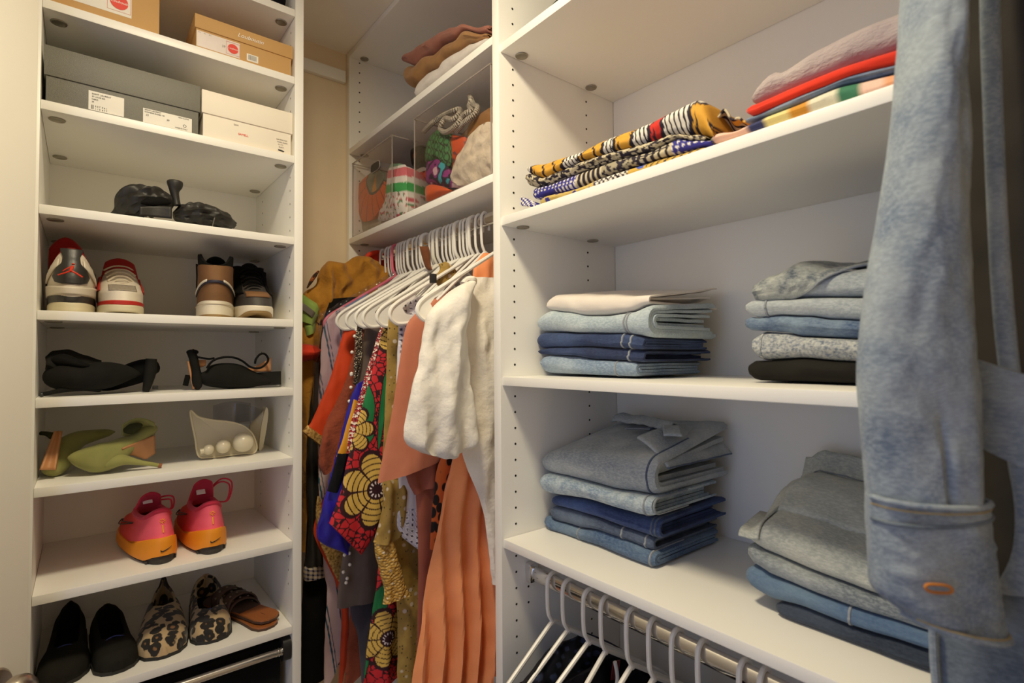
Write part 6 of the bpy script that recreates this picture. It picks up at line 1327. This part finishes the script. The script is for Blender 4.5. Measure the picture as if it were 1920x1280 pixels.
# ================================================================ denim jacket hanging in front of the right unit
def atD(u, v, d): p = ray(u, v) * d; return Vector((p.x, p.y, p.z + ZC))
VN = Vector((_f.x, _f.y, 0)).normalized()
def drapeD(d, left, right, th, seed, nr=70, ns=24, amp=.003, freq=60, wr=.0016, dd=None, crease=None, pw=2.2):
    L = rs(catmull([Vector((u, v, 0)) for u, v in left], 6), nr); Rr = rs(catmull([Vector((u, v, 0)) for u, v in right], 6), nr); rings = []
    for i in range(nr + 1):
        t = i / nr; ring = []
        for k in range(2 * ns):
            s = k / ns if k < ns else (2 * ns - k) / ns; sg = -1 if k < ns else 1
            q = L[i].lerp(Rr[i], s); p = atD(q.x, q.y, d + (dd(t) if dd else 0)); prof = math.sqrt(max(0, 1 - abs(2 * s - 1) ** pw))
            rip = amp * math.sin(freq * s * .1 + seed + 3 * nz(t * 3, seed)) + wr * 2 * nz(s * 4 + seed, t * 14, sg) + wr * nz(s * 9, t * 40, seed)
            if crease: rip += crease(t, s)
            ring.append(p + VN * (sg * th * prof + rip * (.3 + .7 * prof) * (1 if sg < 0 else .4)))
        rings.append(ring)
    return MB().loft(rings)
D_JK = denim('stonewashed_jacket_denim', '#66758a', '#98a2aa', .6, scale=16, lo=.34, hi=.62); D_JKD = denim('jacket_denim_dark_fade', '#4f5a68', '#78838e', .4, scale=18)
THR = plain('orange_thread', '#b8732e', .8, var=.1); THG = plain('tan_thread', '#a8966a', .8)
j = thing('denim_jacket', 'faded blue denim jacket hanging in front of the shelves, cuff in the foreground', 'jacket', (.56, .13, Z(-.24)))
obj('sleeve', drapeD(.430, [(1790, -470), (1752, -330), (1730, -160), (1712, 0), (1701, 100), (1690, 200), (1672, 320), (1655, 420), (1640, 500), (1625, 600), (1617, 700), (1619, 760), (1627, 850), (1634, 945)], [(1880, -470), (1826, -330), (1794, -160), (1783, 0), (1791, 120), (1797, 250), (1802, 400), (1808, 560), (1815, 680), (1825, 800), (1835, 945)], .030, 2, 90, 30, crease=lambda t, s: .006 * math.exp(-((s - .46) / .035) ** 2) * sstep(.80, .96, t) - .005 * math.exp(-((s - .70) / .10) ** 2) * sstep(.6, .9, t)), D_JK, j, world=True)
cl = [(1631, 930), (1632, 960), (1633, 1010), (1636, 1060), (1640, 1108), (1662, 1120)]
cr = [(1834, 933), (1838, 962), (1846, 1020), (1854, 1080), (1862, 1140), (1866, 1178)]
cf = obj('cuff', drapeD(.427, [(1631, 930), (1632, 980), (1635, 1050), (1640, 1104), (1668, 1128), (1690, 1146)], cr, .030, 5, 40, 30, wr=.0012), D_JK, j, world=True)
def cpt(s, t, lift=.0315):
    i = t; L = catmull([Vector((u, v, 0)) for u, v in [(1631, 930), (1632, 980), (1635, 1050), (1640, 1104), (1668, 1128), (1690, 1146)]], 6); Q = catmull([Vector((u, v, 0)) for u, v in cr], 6)
    q = L[int(t * (len(L) - 1) + .5)].lerp(Q[int(t * (len(Q) - 1) + .5)], s); p = atD(q.x, q.y, .427); return p - VN * (lift * math.sqrt(max(0, 1 - abs(2 * s - 1) ** 2.2)) + .0012)
obj('cuff_seam', MB().tube([cpt(s / 24, .0) for s in range(25)], .0024, 8), D_JK, cf, world=True)
obj('cuff_ridge', MB().tube([cpt(s / 24, .16) for s in range(25)], .0016, 8), D_JKD, cf, world=True)
obj('orange_topstitch', MB().tube([cpt(s / 24, .07, .0325) for s in range(25)], .0007, 5), THG, cf, world=True)
obj('hem_roll', MB().tube([cpt(s / 24, 1.) for s in range(25)], .0026, 8), D_JK, cf, world=True)
obj('orange_topstitch', MB().tube([cpt(s / 24, .93, .0325) for s in range(1, 24)], .0007, 5), THG, cf, world=True)
obj('placket_edge', MB().tube([cpt(.06 + .03 * math.sin(k * .3), k / 20, .020) for k in range(21)], .0020, 8), D_JK, cf, world=True)
bh = [cpt(.30 + .105 * math.cos(a), .50 + .045 * math.sin(a), .0325) for a in [2 * PI * k / 20 for k in range(20)]]
bc = sum(bh, Vector()) / 20
bx_ = (_r2 * 1.0); bz_ = Vector((0, 0, 1))
obj('buttonhole', MB().tube([bc - VN * .001 + bx_ * (.0100 * math.copysign(abs(math.cos(a)) ** .6, math.cos(a))) + bz_ * (.0030 * math.sin(a) - .0012 * math.cos(a)) for a in [2 * PI * k / 24 for k in range(24)]], .0012, 6, closed=True), THR, cf, world=True)
# body of the jacket: open front, yoke, hem and far sleeve, hanging parallel to the shelf fronts
def drapeX(X, left, right, th, seed, nr=50, ns=26, amp=.004, freq=70, wr=.0016, pw=2.2):
    L = rs(catmull([Vector((0, y, z)) for y, z in left], 6), nr); Rr = rs(catmull([Vector((0, y, z)) for y, z in right], 6), nr); rings = []
    for i in range(nr + 1):
        t = i / nr; ring = []
        for k in range(2 * ns):
            s_ = k / ns if k < ns else (2 * ns - k) / ns; sg = -1 if k < ns else 1
            q = L[i].lerp(Rr[i], s_); prof = math.sqrt(max(0, 1 - abs(2 * s_ - 1) ** pw))
            ring.append(Vector((X + sg * th * prof + (amp * math.sin(freq * q.y + seed + 2 * nz(q.z * 5, seed)) + wr * 2 * nz(q.y * 30, q.z * 12, sg + seed)) * (.3 + .7 * prof), q.y, q.z)))
        rings.append(ring)
    return MB().loft(rings)
def yz(u, v, X): p = onX(u, v, X); return (p.y, p.z)
CHA = fabric('dark_gap_cloth', '#3a3735', '#2f2d2c', bump=.3)
cc = thing('dark_gap_coat', 'charcoal coat added behind the open denim jacket for its dark gap and inside', 'coat', (.632, -.14, Z(-.75)))  # coat added to darken the gap and the shaded inside of the open jacket
obj('body', drapeX(.632, [(.02, Z(.52)), (.120, Z(.47)), yz(1792, 0, .632), yz(1797, 300, .632), yz(1802, 640, .632), yz(1810, 1000, .632), yz(1806, 1330, .632), (.125, Z(-.75))], [(-.30, Z(.52)), (-.40, Z(.46)), (-.42, Z(.2)), (-.42, Z(-.3)), (-.42, Z(-.75))], .012, 13, 60, 40, amp=.003), CHA, cc, world=True)
obj('lapel', drapeX(.616, [(-.05, Z(.50)), (-.09, Z(.40)), (-.12, Z(.25)), (-.13, Z(.05))], [(-.22, Z(.50)), (-.19, Z(.40)), (-.16, Z(.25)), (-.14, Z(.05))], .004, 14, 30, 14, amp=.001), CHA, cc, world=True)
XJ = .598
pl_ = [(1836, -300), (1836, 0), (1842, 200), (1850, 400), (1862, 600), (1880, 760), (1888, 860), (1902, 950), (1896, 1040), (1860, 1110)]; pr_l = [(1874, -300), (1876, 0), (1882, 200), (1890, 400), (1904, 600), (1924, 760), (1960, 860), (2060, 950), (2090, 1040), (2090, 1130)]
obj('left_front', drapeX(XJ, [yz(u, v, XJ) for u, v in pl_], [yz(u, v, XJ) for u, v in pr_l], .007, 9, 60, 16, amp=.002), D_JK, j, world=True)
obj('right_front', drapeX(XJ, [(-.19, Z(.46)), (-.20, Z(.2)), (-.20, Z(-.1)), (-.19, Z(-.22))], [(-.38, Z(.44)), (-.385, Z(.2)), (-.375, Z(-.1)), (-.36, Z(-.22))], .014, 10, 50, 26), D_JK, j, world=True)
obj('yoke', drapeX(XJ + .002, [(-.06, Z(.56)), (.06, Z(.535)), (.118, Z(.50)), (.112, Z(.43))], [(-.22, Z(.56)), (-.34, Z(.535)), (-.40, Z(.50)), (-.395, Z(.43))], .026, 11, 30, 40, amp=.002), D_JK, j, world=True)
obj('collar', MB().tube(catmull([(.585, -.02, Z(.50)), (.580, -.06, Z(.555)), (.592, -.14, Z(.575)), (.580, -.22, Z(.555)), (.585, -.26, Z(.50))], 6), .017, 10, flat=.6), D_JK, j, world=True)
obj('far_sleeve', drapeX(XJ - .005, [(-.375, Z(.48)), (-.385, Z(.2)), (-.38, Z(-.05)), (-.385, Z(-.20))], [(-.44, Z(.46)), (-.475, Z(.2)), (-.48, Z(-.05)), (-.475, Z(-.20))], .030, 12, 50, 24), D_JK, j, world=True)
obj('hem_panel', drapeX(XJ + .004, [yz(u, v, XJ) for u, v in ((1800, 1092), (1770, 1130), (1752, 1168), (1754, 1230), (1762, 1330))], [(-.33, Z(-.19)), (-.34, Z(-.215)), (-.345, Z(-.24)), (-.345, Z(-.27)), (-.345, Z(-.31))], .012, 8, 30, 50, amp=.004), D_JKD, j, world=True)
obj('hem_roll', MB().tube([Vector((XJ - .006, *yz(u, v, XJ))) for u, v in ((1752, 1168), (1754, 1230), (1762, 1330))], .0032, 8), D_JK, j, world=True)
obj('pocket_flap', drapeX(XJ - .010, [yz(u, v, XJ) for u, v in ((1834, 672), (1830, 720), (1828, 780), (1834, 830))], [(-.020, Z(-.058)), (-.020, Z(-.085)), (-.020, Z(-.115)), (-.020, Z(-.14))], .008, 10, 30, 24, amp=.004), D_JK, j, world=True)
# chrome hook on the shelf edge that carries the jacket's hanger
obj('valet_hook', MB().tube(catmull([(.650, -.14, Z(.6245)), (.630, -.14, Z(.622)), (.606, -.14, Z(.612)), (.596, -.14, Z(.608)), (.588, -.14, Z(.616)), (.586, -.14, Z(.628))], 5), .003, 8), M_CHROME, unit, world=True)
h = hanger(-.14, 'white plastic hanger inside the shoulders of the denim jacket', PI / 2, 'hanger of the denim jacket', Z(.600)); h.location.x = .597; h.scale = (.95, 1, .9)
